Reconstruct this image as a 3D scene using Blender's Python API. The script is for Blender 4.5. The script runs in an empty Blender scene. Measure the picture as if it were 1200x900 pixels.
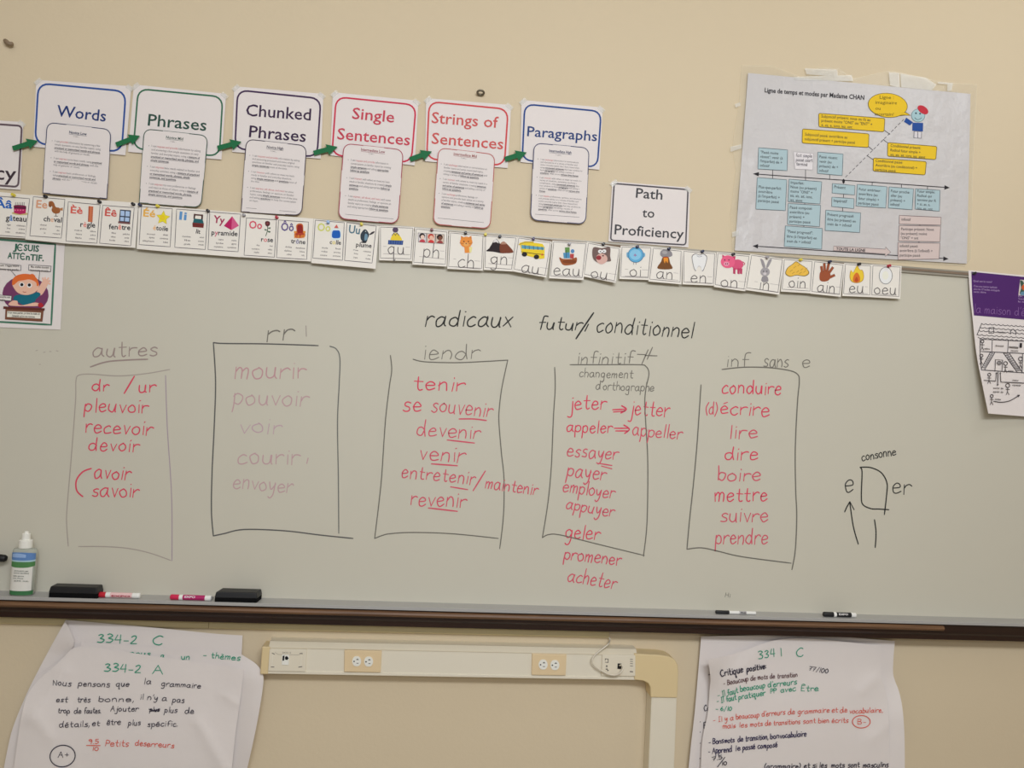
import bpy, bmesh, math, random
from mathutils import Vector, Matrix

random.seed(7)
SC = bpy.context.scene
COL = SC.collection

# ------------------------------------------------------------------ camera
F_PX = 900.0                       # focal length in pixels of a 1200 px wide frame
YAW, PITCH, ROLL = math.radians(6.25), math.radians(-1.55), math.radians(3.21)
CAM = Vector((0.0, -2.33, 1.55))


def cam_axes():
    cy, sy = math.cos(YAW), math.sin(YAW)
    cp, sp = math.cos(PITCH), math.sin(PITCH)
    cr, sr = math.cos(ROLL), math.sin(ROLL)
    Y = Matrix(((cy, 0, -sy), (0, 1, 0), (sy, 0, cy)))
    P = Matrix(((1, 0, 0), (0, cp, -sp), (0, sp, cp)))
    R = Matrix(((cr, -sr, 0), (sr, cr, 0), (0, 0, 1)))
    M = R @ P @ Y
    return M @ Vector((1, 0, 0)), M @ Vector((0, 0, 1)), M @ Vector((0, -1, 0))


EX, EY, EZ = cam_axes()            # world axes as (right, down, forward) of the camera
cam_data = bpy.data.cameras.new('camera')
cam = bpy.data.objects.new('camera', cam_data)
COL.objects.link(cam)
cam_data.sensor_fit = 'HORIZONTAL'
cam_data.sensor_width = 36.0
cam_data.lens = 36.0 * F_PX / 1200.0
rows = []
for e in (EX, EY, EZ):
    rows.append((e[0], -e[1], -e[2]))
m3 = Matrix(rows)
cam.matrix_world = Matrix.Translation(CAM) @ m3.to_4x4()
SC.camera = cam

# ------------------------------------------------------------------ light and exposure
SC.view_settings.view_transform = 'Standard'
SC.view_settings.look = 'None'
SC.view_settings.gamma = 1.0
SC.view_settings.use_curve_mapping = False
SC.view_settings.exposure = 0.0

world = bpy.data.worlds.new('world')
SC.world = world
world.use_nodes = True
wb = world.node_tree.nodes['Background']
wb.inputs[0].default_value = (0.89, 0.94, 1.0, 1)
wb.inputs[1].default_value = 0.27


def area(name, x, y, z, sx, sy, power, tilt=0.0, color=(0.90, 0.93, 0.97)):
    d = bpy.data.lights.new(name, 'AREA')
    d.shape = 'RECTANGLE'
    d.size, d.size_y = sx, sy
    d.energy = power
    d.color = color
    o = bpy.data.objects.new(name, d)
    COL.objects.link(o)
    o.location = (x, y, z)
    o.rotation_euler = (math.radians(tilt), 0, 0)
    return o


area('ceiling_and_fill_light', 0.5, -3.2, 2.95, 1.8, 0.4, 62, 52)
area('ceiling_and_fill_light', -0.2, -4.8, 2.7, 2.6, 0.4, 24, 55)
area('ceiling_and_fill_light', 2.0, -1.0, 3.05, 0.6, 0.3, 2.6, 55)  # small added lamp, only there to brighten the upper right wall
area('ceiling_and_fill_light', -1.2, -1.0, 3.05, 1.2, 0.3, 1.6, 10)  # weak added fill for the left side, no real fitting

# ------------------------------------------------------------------ projection of photo pixels onto planes parallel to the wall
def P(px, py, d=0.0):
    cx, cy = (px - 600.0) / F_PX, (py - 450.0) / F_PX
    c = Vector((cx, cy, 1.0))
    w = Vector((c.dot(EX), c.dot(EY), c.dot(EZ)))
    t = (-d - CAM.y) / w.y
    return CAM + w * t


def Z(pts, d):
    return sum(P(x, y, d).z for x, y in pts) / len(pts)


# ------------------------------------------------------------------ materials
K_LIGHT = 0.80
_mats = {}


def lin(v):
    v /= 255.0
    return v / 12.92 if v <= 0.04045 else ((v + 0.055) / 1.055) ** 2.4


def albedo(rgb, k=K_LIGHT):
    return tuple(min(0.92, lin(c) / k) for c in rgb) + (1.0,)


def new_mat(name):
    m = bpy.data.materials.new(name)
    m.use_nodes = True
    return m, m.node_tree, m.node_tree.nodes['Principled BSDF']


def noise_bump(nt, b, scale, strength, dist=0.002, detail=4):
    tc = nt.nodes.new('ShaderNodeTexCoord')
    n = nt.nodes.new('ShaderNodeTexNoise')
    n.inputs['Scale'].default_value = scale
    n.inputs['Detail'].default_value = detail
    bp = nt.nodes.new('ShaderNodeBump')
    bp.inputs['Strength'].default_value = strength
    bp.inputs['Distance'].default_value = dist
    nt.links.new(tc.outputs['Object'], n.inputs['Vector'])
    nt.links.new(n.outputs['Fac'], bp.inputs['Height'])
    nt.links.new(bp.outputs['Normal'], b.inputs['Normal'])
    return tc, n


def ink(rgb, rough=0.7):
    """A flat printed or painted colour, from the colour it shows in the room's light."""
    key = ('ink', tuple(rgb), rough)
    if key not in _mats:
        m, nt, b = new_mat('ink_%d_%d_%d' % tuple(rgb))
        b.inputs['Base Color'].default_value = albedo(rgb)
        b.inputs['Roughness'].default_value = rough
        b.inputs['Specular IOR Level'].default_value = 0.2
        _mats[key] = m
    return _mats[key]


def surf(name, rgb, rough=0.6, spec=0.4, metal=0.0, bump=None, vary=None):
    key = ('surf', name)
    if key not in _mats:
        m, nt, b = new_mat(name)
        b.inputs['Base Color'].default_value = albedo(rgb)
        b.inputs['Roughness'].default_value = rough
        b.inputs['Specular IOR Level'].default_value = spec
        b.inputs['Metallic'].default_value = metal
        if bump:
            noise_bump(nt, b, *bump)
        if vary:
            sc, amt = vary
            tc = nt.nodes.new('ShaderNodeTexCoord')
            n = nt.nodes.new('ShaderNodeTexNoise')
            n.inputs['Scale'].default_value = sc
            n.inputs['Detail'].default_value = 3
            r = nt.nodes.new('ShaderNodeMix')
            r.data_type = 'RGBA'
            c = albedo(rgb)
            r.inputs['A'].default_value = tuple(x * (1 - amt) for x in c[:3]) + (1,)
            r.inputs['B'].default_value = tuple(min(1, x * (1 + amt)) for x in c[:3]) + (1,)
            nt.links.new(tc.outputs['Object'], n.inputs['Vector'])
            nt.links.new(n.outputs['Fac'], r.inputs['Factor'])
            nt.links.new(r.outputs['Result'], b.inputs['Base Color'])
        _mats[key] = m
    return _mats[key]


def clear(name, rgb, alpha, rough=0.15):
    key = ('clear', name)
    if key not in _mats:
        m, nt, b = new_mat(name)
        b.inputs['Base Color'].default_value = albedo(rgb)
        b.inputs['Roughness'].default_value = rough
        b.inputs['Alpha'].default_value = alpha
        noise_bump(nt, b, 60, 0.5, 0.003)
        _mats[key] = m
    return _mats[key]


def wood_mat(name, dark, light, rough=0.45):
    key = ('wood', name)
    if key not in _mats:
        m, nt, b = new_mat(name)
        tc = nt.nodes.new('ShaderNodeTexCoord')
        mp = nt.nodes.new('ShaderNodeMapping')
        mp.inputs['Scale'].default_value = (1.6, 40, 60)
        n = nt.nodes.new('ShaderNodeTexNoise')
        n.inputs['Scale'].default_value = 2.5
        n.inputs['Detail'].default_value = 6
        r = nt.nodes.new('ShaderNodeValToRGB')
        r.color_ramp.elements[0].position = 0.3
        r.color_ramp.elements[0].color = albedo(dark)
        r.color_ramp.elements[1].position = 0.75
        r.color_ramp.elements[1].color = albedo(light)
        nt.links.new(tc.outputs['Object'], mp.inputs['Vector'])
        nt.links.new(mp.outputs['Vector'], n.inputs['Vector'])
        nt.links.new(n.outputs['Fac'], r.inputs['Fac'])
        nt.links.new(r.outputs['Color'], b.inputs['Base Color'])
        b.inputs['Roughness'].default_value = rough
        _mats[key] = m
    return _mats[key]


M_WALL = surf('wall_paint', (204, 189, 162), 0.75, 0.25, bump=(90, 0.25, 0.002), vary=(1.3, 0.02))
M_BOARD = surf('board_enamel', (191, 187, 173), 0.5, 0.3, vary=(1.1, 0.015))
M_ALU = surf('aluminium', (164, 163, 161), 0.42, 0.5, 0.1, bump=(200, 0.1, 0.0005))
M_ALU_RAIL = surf('rail_aluminium', (150, 145, 134), 0.45, 0.5, 0.2)
M_CORK = surf('cork_strip', (128, 112, 97), 0.9, 0.1, bump=(400, 0.6, 0.001), vary=(300, 0.25))
M_WOOD_SHADED = wood_mat('shaded_ledge_wood', (28, 14, 10), (46, 25, 18), 0.4)  # near-black: the shade under the tray is put into the wood colour
M_NOSE = wood_mat('nosing_wood', (78, 52, 34), (122, 90, 62), 0.5)
M_PAPER = surf('paper', (218, 211, 209), 0.75, 0.2, bump=(7, 0.35, 0.004))
M_CARD = surf('card_stock', (222, 217, 209), 0.55, 0.3, bump=(9, 0.2, 0.003))
M_CHART = surf('flipchart_paper', (216, 209, 206), 0.7, 0.2, bump=(5, 0.5, 0.012))
M_POSTER = surf('laminated_poster_paper', (194, 191, 191), 0.35, 0.5, bump=(11, 0.9, 0.012))
M_TAPE = clear('clear_tape', (244, 236, 218), 0.5)  # whitened so the colour itself carries the tape's glossy streaks
M_FILM = clear('laminate_film', (226, 215, 194), 0.3)
M_RACE = surf('raceway_steel', (214, 207, 190), 0.45, 0.4)
M_RACE_TOP = surf('raceway_lid', (216, 206, 184), 0.4, 0.4)
M_TAN = surf('tan_plastic', (208, 188, 146), 0.5, 0.4)
M_TRUNK = surf('trunking_plastic', (202, 188, 148), 0.5, 0.4)
M_PLATE = surf('plate_plastic', (214, 206, 188), 0.4, 0.4)
M_OUTLET = surf('outlet_plate_tan', (213, 191, 154), 0.4, 0.4)
M_WHITE = surf('white_plastic', (225, 222, 215), 0.4, 0.4)
M_BLACK = surf('black_plastic', (22, 22, 24), 0.45, 0.4)
M_FELT = surf('black_felt', (17, 17, 18), 0.95, 0.1, bump=(600, 0.6, 0.001))
M_CABLE = surf('cable_jacket', (206, 198, 182), 0.5, 0.4)
M_FLOOR = surf('floor_vinyl', (150, 140, 125), 0.5, 0.4, vary=(6, 0.06))
M_CEIL = surf('ceiling_tile', (215, 212, 205), 0.9, 0.1, bump=(60, 0.4, 0.004))

# ------------------------------------------------------------------ handwriting strokes: tenths of an x-height, '*' = straight segments
GL = {
 'a': ("8,9 4,10 0,6 1,1 4,0 7,3 8,9|8,10 8,3 10,0", 11), 'b': ("0,18 0,9 0,1|0,7 3,10 7,8 7,3 4,0 0,2", 9),
 'c': ("7,9 4,10 0,6 1,1 4,0 8,2", 9), 'd': ("8,7 5,10 1,8 0,3 3,0 6,1 8,6|8,18 8,8 9,0", 11),
 'e': ("0,5 7,6 6,9 3,10 0,6 1,1 4,0 8,2", 9.5), 'f': ("8,17 5,18 3,15 3,0|0,9 7,9", 8),
 'g': ("7,8 4,10 0,7 1,2 4,1 7,5|7,10 7,0 6,-7 2,-8 0,-6", 10), 'h': ("0,18 0,0|0,6 3,10 6,9 7,5 7,0", 9),
 'i': ("1,10 1,0|1,14 1.4,14.6", 4), 'j': ("3,10 3,-5 1,-8 -2,-7|3,14 3.4,14.6", 5.5), 'k': ("0,18 0,0|*6,10 0,4 7,0", 8),
 'l': ("1,18 1,0", 4), 'm': ("0,10 0,0|0,6 3,10 5,8 5,0|5,6 8,10 10,8 10,0", 12.5), 'n': ("0,10 0,0|0,6 3,10 6,9 7,5 7,0", 9.5),
 'o': ("4,10 0,7 0,3 3,0 7,2 7,7 4,10", 9.5), 'p': ("0,10 0,0 0,-8|0,7 3,10 7,8 7,3 4,0 0,2", 9.5),
 'q': ("7,8 4,10 0,7 0,3 3,0 7,3|7,10 7,-8 9,-7", 10.5), 'r': ("0,10 0,0|0,6 2,9 5,10 7,9", 8),
 's': ("7,9 4,10 1,8 2,6 6,4 6,1 3,0 0,1", 8.5), 't': ("3,16 3,3 5,0 7,1|0,10 7,10", 8.5),
 'u': ("0,10 0,3 3,0 6,2 7,10|7,10 7,2 8,0", 10), 'v': ("*0,10 3.5,0 7,10", 8.5), 'w': ("*0,10 2.5,0 5,8 7.5,0 10,10", 11.5),
 'x': ("*0,10 7,0|*7,10 0,0", 9), 'y': ("0,10 1,4 4,2 7,9|7,10 6,-3 3,-8 0,-6", 9.5), 'z': ("*0,10 7,10 0,0 7,0", 8.5),
 '0': ("4,17 0,12 0,5 4,0 8,5 8,12 4,17", 10), '1': ("2,17 2,0", 5), '2': ("0,13 3,17 7,14 5,8 0,0|*0,0 8,0", 10),
 '3': ("0,15 4,17 7,14 3,9|3,9 8,6 6,1 0,1", 10), '4': ("*2,17 0,7 8,7|*7,17 7,0", 10), '5': ("*7,17 1,17 1,10|1,10 6,10 8,5 5,0 0,1", 10),
 '6': ("6,17 1,10 0,4 4,0 8,4 5,8 1,6", 10), '7': ("*0,16 8,16 3,0|*2,8 7,9", 10), '8': ("4,9 0,13 4,17 7,13 4,9 0,4 4,0 8,4 4,9", 10),
 '9': ("7,15 3,17 0,13 3,9 7,13 6,0", 10),
 'A': ("*0,0 5,17 10,0|*2,7 8,7", 12), 'B': ("*0,17 0,0|0,17 7,15 6,10 0,9|0,9 8,7 7,1 0,0", 10), 'C': ("9,15 5,17 0,10 2,2 6,0 10,3", 12),
 'D': ("*0,17 0,0|0,17 9,13 9,4 0,0", 11), 'E': ("*8,17 0,17 0,0 8,0|*0,9 6,9", 10), 'H': ("*0,17 0,0|*8,17 8,0|*0,9 8,9", 10),
 'I': ("*3,17 3,0|*0,17 6,17|*0,0 6,0", 8), 'N': ("*0,0 0,14 8,0 8,14", 10), 'P': ("*0,17 0,0|0,17 8,15 7,9 0,8", 10),
 "'": ("*1,18 0,14", 3), ',': ("1,1 0,-4", 3), '.': ("0,0 0.6,0.4", 3), '-': ("*0,6 6,6", 8), '/': ("*7,18 0,-3", 9),
 '(': ("4,18 0,9 4,-2", 6), ')': ("0,18 4,9 0,-2", 6), '+': ("*0,7 8,7|*4,11 4,3", 10), ':': ("0,2 0.6,2.4|0,8 0.6,8.4", 4),
 '=': ("*0,8 9,8|*0,5 9,5", 10), '!': ("*1,18 1,6|1,0 1.5,0.5", 4), '*': ("0,5 0.8,5.4", 5),
}
ACC = {'é': ('e', "2,13 6,15"), 'è': ('e', "2,15 6,13"), 'ê': ('e', "*1,13 4,15 7,13"), 'à': ('a', "2,15 6,13"), 'Ê': ('E', "*1,19 4,21 7,19")}


def strokes_of(ch):
    if ch in ACC:
        base, extra = ACC[ch]
        s, a = GL[base]
        return s + '|' + extra, a
    return GL.get(ch, ("", 6))


def smooth(pts, n=5):
    if len(pts) < 3:
        return pts
    out = []
    q = [pts[0]] + list(pts) + [pts[-1]]
    for i in range(1, len(q) - 2):
        p0, p1, p2, p3 = q[i - 1], q[i], q[i + 1], q[i + 2]
        for k in range(n):
            t = k / n
            out.append(tuple(0.5 * ((2 * p1[j]) + (-p0[j] + p2[j]) * t + (2 * p0[j] - 5 * p1[j] + 4 * p2[j] - p3[j]) * t * t
                                    + (-p0[j] + 3 * p1[j] - 3 * p2[j] + p3[j]) * t ** 3) for j in (0, 1)))
    out.append(tuple(pts[-1]))
    return out


# ------------------------------------------------------------------ printed glyphs from Blender's own font
_txt = {}


def text2d(body, bold=0.0):
    key = (body, bold)
    if key not in _txt:
        c = bpy.data.curves.new('glyphs', 'FONT')
        c.body = body
        c.resolution_u = 2
        c.offset = bold
        o = bpy.data.objects.new('glyphs', c)
        COL.objects.link(o)
        me = o.to_mesh()
        vs = [(v.co.x, v.co.y) for v in me.vertices]
        fs = [tuple(p.vertices) for p in me.polygons]
        o.to_mesh_clear()
        bpy.data.objects.remove(o)
        bpy.data.curves.remove(c)
        _txt[key] = (vs, fs)
    return _txt[key]


def extent(body, bold=0.0):
    vs, _ = text2d(body, bold)
    return min(v[0] for v in vs), max(v[0] for v in vs)


_adv = {}


def advance(body):
    if body not in _adv:
        a = extent('|' + body + '|')
        b = extent('||')
        _adv[body] = (a[1] - a[0]) - (b[1] - b[0])
    return _adv[body]


# ------------------------------------------------------------------ mesh builder
class MB:
    def __init__(self, d=0.0, eps=0.0006):
        self.v, self.f, self.m, self.mats = [], [], [], []
        self.dfn = d if callable(d) else (lambda x, y: d)
        self.eps = eps
        self.lift = 0.0
        self.px = []

    def mi(self, mat):
        if mat not in self.mats:
            self.mats.append(mat)
        return self.mats.index(mat)

    def pt(self, px, py):
        self.px.append((px, py))
        self.v.append(tuple(P(px, py, self.dfn(px, py) + self.eps + self.lift)))
        return len(self.v) - 1

    def up(self, e=0.00004):
        self.lift += e

    def poly(self, pts, mat):
        self.f.append([self.pt(*p) for p in reversed(pts)])
        self.m.append(self.mi(mat))

    def raw(self, verts, faces, mat):
        n = len(self.v)
        self.v += [tuple(v) for v in verts]
        k = self.mi(mat)
        for f in faces:
            self.f.append([i + n for i in f])
            self.m.append(k)

    def quad(self, tl, tr, br, bl, mat, nx=1, ny=1):
        idx = []
        for j in range(ny + 1):
            t = j / ny
            row = []
            for i in range(nx + 1):
                s = i / nx
                x = (tl[0] * (1 - s) + tr[0] * s) * (1 - t) + (bl[0] * (1 - s) + br[0] * s) * t
                y = (tl[1] * (1 - s) + tr[1] * s) * (1 - t) + (bl[1] * (1 - s) + br[1] * s) * t
                row.append(self.pt(x, y))
            idx.append(row)
        self._grid(idx, mat)

    def _grid(self, idx, mat):
        k = self.mi(mat)
        for j in range(len(idx) - 1):
            for i in range(len(idx[0]) - 1):
                self.f.append([idx[j][i], idx[j + 1][i], idx[j + 1][i + 1], idx[j][i + 1]])
                self.m.append(k)

    def between(self, left, right, mat, nx=14, ny=24):
        """A sheet between two edge curves given as pixel polylines from top to bottom; right[0] .. may bow the top through 'top'."""
        def at(c, t):
            L = [0.0]
            for a, b in zip(c, c[1:]):
                L.append(L[-1] + math.dist(a, b))
            q = t * L[-1]
            for i in range(len(c) - 1):
                if q <= L[i + 1] + 1e-9:
                    u = (q - L[i]) / max(1e-9, L[i + 1] - L[i])
                    return (c[i][0] + (c[i + 1][0] - c[i][0]) * u, c[i][1] + (c[i + 1][1] - c[i][1]) * u)
            return c[-1]
        left, right = smooth(left, 6), smooth(right, 6)
        idx = []
        for j in range(ny + 1):
            a, b = at(left, j / ny), at(right, j / ny)
            idx.append([self.pt(a[0] + (b[0] - a[0]) * i / nx, a[1] + (b[1] - a[1]) * i / nx) for i in range(nx + 1)])
        self._grid(idx, mat)

    def ribbon(self, pts, w, mat, closed=False, taper=True):
        if closed:
            pts = list(pts) + [pts[0]]
        q = [pts[0]]
        for a, b in zip(pts, pts[1:]):
            n = max(1, int(math.dist(a, b) / 7.0))
            for k in range(1, n + 1):
                q.append((a[0] + (b[0] - a[0]) * k / n, a[1] + (b[1] - a[1]) * k / n))
        pts = [q[0]]
        for p in q[1:]:
            if math.dist(p, pts[-1]) > 0.02:
                pts.append(p)
        if len(pts) < 2:
            pts = [pts[0], (pts[0][0] + w * 0.6, pts[0][1])]
        if not closed:                     # square caps a bit beyond the ends
            (ax, ay), (bx, by) = pts[0], pts[1]
            L = math.dist(pts[0], pts[1])
            pts[0] = (ax - (bx - ax) / L * w * 0.3, ay - (by - ay) / L * w * 0.3)
            (ax, ay), (bx, by) = pts[-1], pts[-2]
            L = math.dist(pts[-1], pts[-2])
            pts[-1] = (ax - (bx - ax) / L * w * 0.3, ay - (by - ay) / L * w * 0.3)
        n = len(pts)
        l, r = [], []
        for i, p in enumerate(pts):
            if closed:
                a, b = pts[i - 1 if i else n - 2], pts[i + 1 if i < n - 1 else 1]
            else:
                a, b = pts[max(0, i - 1)], pts[min(n - 1, i + 1)]
            dx, dy = b[0] - a[0], b[1] - a[1]
            L = math.hypot(dx, dy) or 1.0
            h = w * 0.5
            if taper and not closed and (i == 0 or i == n - 1):
                h *= 0.75
            l.append(self.pt(p[0] + dy / L * h, p[1] - dx / L * h))
            r.append(self.pt(p[0] - dy / L * h, p[1] + dx / L * h))
        k = self.mi(mat)
        for i in range(n - 1):
            self.f.append([l[i], r[i], r[i + 1], l[i + 1]])
            self.m.append(k)

    def ell(self, cx, cy, rx, ry, mat, rot=0.0, n=20, a0=0.0, a1=360.0):
        pts = []
        full = abs(a1 - a0) >= 360
        for i in range(n if full else n + 1):
            a = math.radians(a0 + (a1 - a0) * i / n)
            x, y = rx * math.cos(a), ry * math.sin(a)
            c, s = math.cos(math.radians(rot)), math.sin(math.radians(rot))
            pts.append((cx + x * c - y * s, cy + x * s + y * c))
        self.poly(pts, mat)
        return pts

    def ring(self, cx, cy, rx, ry, w, mat, rot=0.0, n=22):
        c, s = math.cos(math.radians(rot)), math.sin(math.radians(rot))
        pts = [(cx + rx * math.cos(a) * c - ry * math.sin(a) * s, cy + rx * math.cos(a) * s + ry * math.sin(a) * c)
               for a in [2 * math.pi * i / n for i in range(n)]]
        self.ribbon(pts, w, mat, closed=True)

    def text(self, body, x0, y0, x1, y1, mat, bold=0.0, cap=None, aspect=1.0):
        """Print BODY with its baseline from (x0,y0) to (x1,y1), filling that width."""
        vs, fs = text2d(body, bold)
        if not vs:
            return
        a = min(v[0] for v in vs)
        b = max(v[0] for v in vs)
        ux, uy = (x1 - x0) / (b - a), (y1 - y0) / (b - a)
        L = math.hypot(ux, uy)
        k = (cap / 0.682 / L if cap else aspect)
        vx, vy = uy * k, -ux * k
        n = len(self.v)
        for (x, y) in vs:
            self.pt(x0 + ux * (x - a) + vx * y, y0 + uy * (x - a) + vy * y)
        mi = self.mi(mat)
        for f in fs:
            self.f.append([i + n for i in f])
            self.m.append(mi)

    def hand(self, body, x0, y0, x1, y1, xh, mat, w=1.7, slant=0.05, jit=0.35, seed=None):
        """Write BODY by hand: baseline from (x0,y0) to (x1,y1), x-height XH pixels, stroke width W pixels."""
        rnd = random.Random(seed if seed is not None else body)
        tot, lay = 0.0, []
        for ch in body:
            s, a = strokes_of(ch)
            lay.append((s, tot))
            tot += a
        tot -= 2.0
        sx = math.dist((x0, y0), (x1, y1)) / max(tot, 1.0)
        ux, uy = (x1 - x0), (y1 - y0)
        L = math.hypot(ux, uy) or 1
        ux, uy = ux / L, uy / L
        vx, vy = uy, -ux
        sy = xh / 10.0
        keep = self.lift
        w = w * 0.83
        for s, ox in lay:
            dy = rnd.uniform(-jit, jit) * 1.2
            ks = 1 + rnd.uniform(-0.06, 0.06)
            for st in s.split('|'):
                if not st:
                    continue
                sharp = st.startswith('*')
                pts = [tuple(map(float, p.split(','))) for p in st.lstrip('*').split()]
                pts = [(x + rnd.uniform(-jit, jit), y + rnd.uniform(-jit, jit)) for x, y in pts]
                if not sharp:
                    pts = smooth(pts, 4)
                q = []
                for x, y in pts:
                    X = (ox + 0.6 + x * 0.86) * sx + slant * y * sy
                    Y = (y * ks + dy) * sy
                    q.append((x0 + ux * X + vx * Y, y0 + uy * X + vy * Y))
                if sharp:                  # straight legs keep their width right into the corner
                    for a, b in zip(q, q[1:]):
                        self.ribbon([a, b], w, mat)
                        self.lift += 0.00001
                else:
                    self.ribbon(q, w, mat)
                    self.lift += 0.00001
        self.lift = keep

    def build(self, name, parent=None, label=None, smooth_shade=False, origin=None):
        me = bpy.data.meshes.new(name)
        if parent is not None:
            off = root_loc(parent)
        elif origin is not None:
            off = Vector(origin)
        else:
            off = sum((Vector(v) for v in self.v), Vector()) / max(1, len(self.v))
        me.from_pydata([tuple(Vector(v) - off) for v in self.v], [], self.f)
        for m in self.mats:
            me.materials.append(m)
        for p, k in zip(me.polygons, self.m):
            p.material_index = k
            p.use_smooth = smooth_shade
        me.update()
        o = bpy.data.objects.new(name, me)
        COL.objects.link(o)
        if parent is not None:
            o.parent = parent
        else:
            o.location = off
        if label:
            o['label'] = label
        return o


def root_loc(o):
    p = Vector((0, 0, 0))
    while o is not None:
        p = p + Vector(o.location)
        o = o.parent
    return p


def tag(o, label, cat, group=None, kind=None):
    o['label'] = label
    o['category'] = cat
    if group:
        o['group'] = group
    if kind:
        o['kind'] = kind
    return o


def thing(name, label, cat, loc, group=None):
    o = bpy.data.objects.new(name, None)
    o.empty_display_size = 0.05
    COL.objects.link(o)
    o.location = loc
    return tag(o, label, cat, group)


def box(mb, x0, x1, y0, y1, z0, z1, mat):
    v = [(x0, y0, z0), (x1, y0, z0), (x1, y1, z0), (x0, y1, z0), (x0, y0, z1), (x1, y0, z1), (x1, y1, z1), (x0, y1, z1)]
    mb.raw(v, [(3, 2, 1, 0), (4, 5, 6, 7), (0, 1, 5, 4), (1, 2, 6, 5), (2, 3, 7, 6), (3, 0, 4, 7)], mat)


def prism(mb, prof, x0, x1, mat):
    """Extrude a (d, z) profile along x; d is the distance out from the wall. Profile runs counter-clockwise seen from +x."""
    n = len(prof)
    v = [(x0, -d, z) for d, z in prof] + [(x1, -d, z) for d, z in prof]
    f = [(i, (i + 1) % n, n + (i + 1) % n, n + i) for i in range(n)]
    f += [tuple(range(n))[::-1], tuple(range(n, 2 * n))]
    mb.raw(v, f, mat)


def fix_normals(o):
    bm = bmesh.new()
    bm.from_mesh(o.data)
    bmesh.ops.recalc_face_normals(bm, faces=bm.faces)
    bm.to_mesh(o.data)
    bm.free()
    return o


def bevel(o, w=0.001, seg=2):
    fix_normals(o)
    m = o.modifiers.new('bevel', 'BEVEL')
    m.width = w
    m.segments = seg
    m.limit_method = 'ANGLE'
    return o


def lathe(mb, a, axis, prof, mat_of, n=20):
    """Rings along AXIS from point A: prof = [(distance, radius)], mat_of(i) = material of the band between ring i and i+1."""
    axis = Vector(axis).normalized()
    ref = Vector((0, 0, 1)) if abs(axis.z) < 0.9 else Vector((1, 0, 0))
    u = axis.cross(ref).normalized()
    w = axis.cross(u)
    base = len(mb.v)
    for t, r in prof:
        c = Vector(a) + axis * t
        for k in range(n):
            ang = 2 * math.pi * k / n
            mb.v.append(tuple(c + u * (r * math.cos(ang)) + w * (r * math.sin(ang))))
    for i in range(len(prof) - 1):
        k = mb.mi(mat_of(i))
        for j in range(n):
            j2 = (j + 1) % n
            mb.f.append([base + i * n + j, base + i * n + j2, base + (i + 1) * n + j2, base + (i + 1) * n + j])
            mb.m.append(k)
    mb.f.append([base + j for j in range(n)][::-1])
    mb.m.append(mb.mi(mat_of(0)))
    e = base + (len(prof) - 1) * n
    mb.f.append([e + j for j in range(n)])
    mb.m.append(mb.mi(mat_of(len(prof) - 2)))


def tube(mb, pts, r, mat, n=10):
    pts = [Vector(p) for p in pts]
    base = len(mb.v)
    up = Vector((0, 1, 0.01))
    for i, p in enumerate(pts):
        t = (pts[min(i + 1, len(pts) - 1)] - pts[max(i - 1, 0)]).normalized()
        u = t.cross(up).normalized()
        w = t.cross(u)
        for k in range(n):
            a = 2 * math.pi * k / n
            mb.v.append(tuple(p + u * r * math.cos(a) + w * r * math.sin(a)))
    k = mb.mi(mat)
    for i in range(len(pts) - 1):
        for j in range(n):
            j2 = (j + 1) % n
            mb.f.append([base + i * n + j, base + i * n + j2, base + (i + 1) * n + j2, base + (i + 1) * n + j])
            mb.m.append(k)


def rounded(tl, tr, br, bl, r, n=5, skip=()):
    """Pixel outline of a rounded rectangle whose corners are the four given points."""
    c = [tl, tr, br, bl]
    out = []
    for i in range(4):
        p = c[i]
        if i in skip:
            out.append(p)
            continue
        a, b = c[i - 1], c[(i + 1) % 4]
        la, lb = math.dist(p, a), math.dist(p, b)
        s = (p[0] + (a[0] - p[0]) * r / la, p[1] + (a[1] - p[1]) * r / la)
        e = (p[0] + (b[0] - p[0]) * r / lb, p[1] + (b[1] - p[1]) * r / lb)
        for k in range(n + 1):
            t = k / n
            w0, w1, w2 = (1 - t) ** 2, 2 * t * (1 - t) * 0.85, t * t
            q = w0 + w1 + w2
            out.append(((s[0] * w0 + p[0] * w1 + e[0] * w2) / q, (s[1] * w0 + p[1] * w1 + e[1] * w2) / q))
    return out


class Crop:
    """Coordinates read off an enlarged detail of the photo, turned back into photo pixels."""
    def __init__(self, mb, ox, oy, s):
        self.mb, self.ox, self.oy, self.s = mb, ox, oy, s

    def p(self, x, y):
        return (self.ox + x / self.s, self.oy + y / self.s)

    def G(self, c, *pts):
        self.mb.poly([self.p(*q) for q in pts], ink(c))
        self.mb.up()

    def E(self, c, x, y, rx, ry, rot=0, a0=0, a1=360):
        q = self.p(x, y)
        self.mb.ell(q[0], q[1], rx / self.s, ry / self.s, ink(c), rot, 22, a0, a1)
        self.mb.up()

    def O(self, c, x, y, rx, ry, w, rot=0):
        q = self.p(x, y)
        self.mb.ring(q[0], q[1], rx / self.s, ry / self.s, w / self.s, ink(c), rot)
        self.mb.up()

    def L(self, c, w, *pts, sm=False):
        q = [self.p(*t) for t in pts]
        self.mb.ribbon(smooth(q, 5) if sm else q, w / self.s, ink(c))
        self.mb.up(0.00002)

    def S(self, c, *pts):                      # smooth closed blob
        q = [self.p(*t) for t in pts]
        n = len(q)
        ext = smooth([q[-1]] + q + [q[0], q[1]], 4)
        self.mb.poly(ext[4:4 + 4 * n], ink(c))
        self.mb.up()

    def T(self, c, body, x0, y0, x1, y1, bold=0.0, cap=None):
        a, b = self.p(x0, y0), self.p(x1, y1)
        self.mb.text(body, a[0], a[1], b[0], b[1], ink(c), bold, cap / self.s if cap else None)
        self.mb.up(0.00002)

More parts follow.
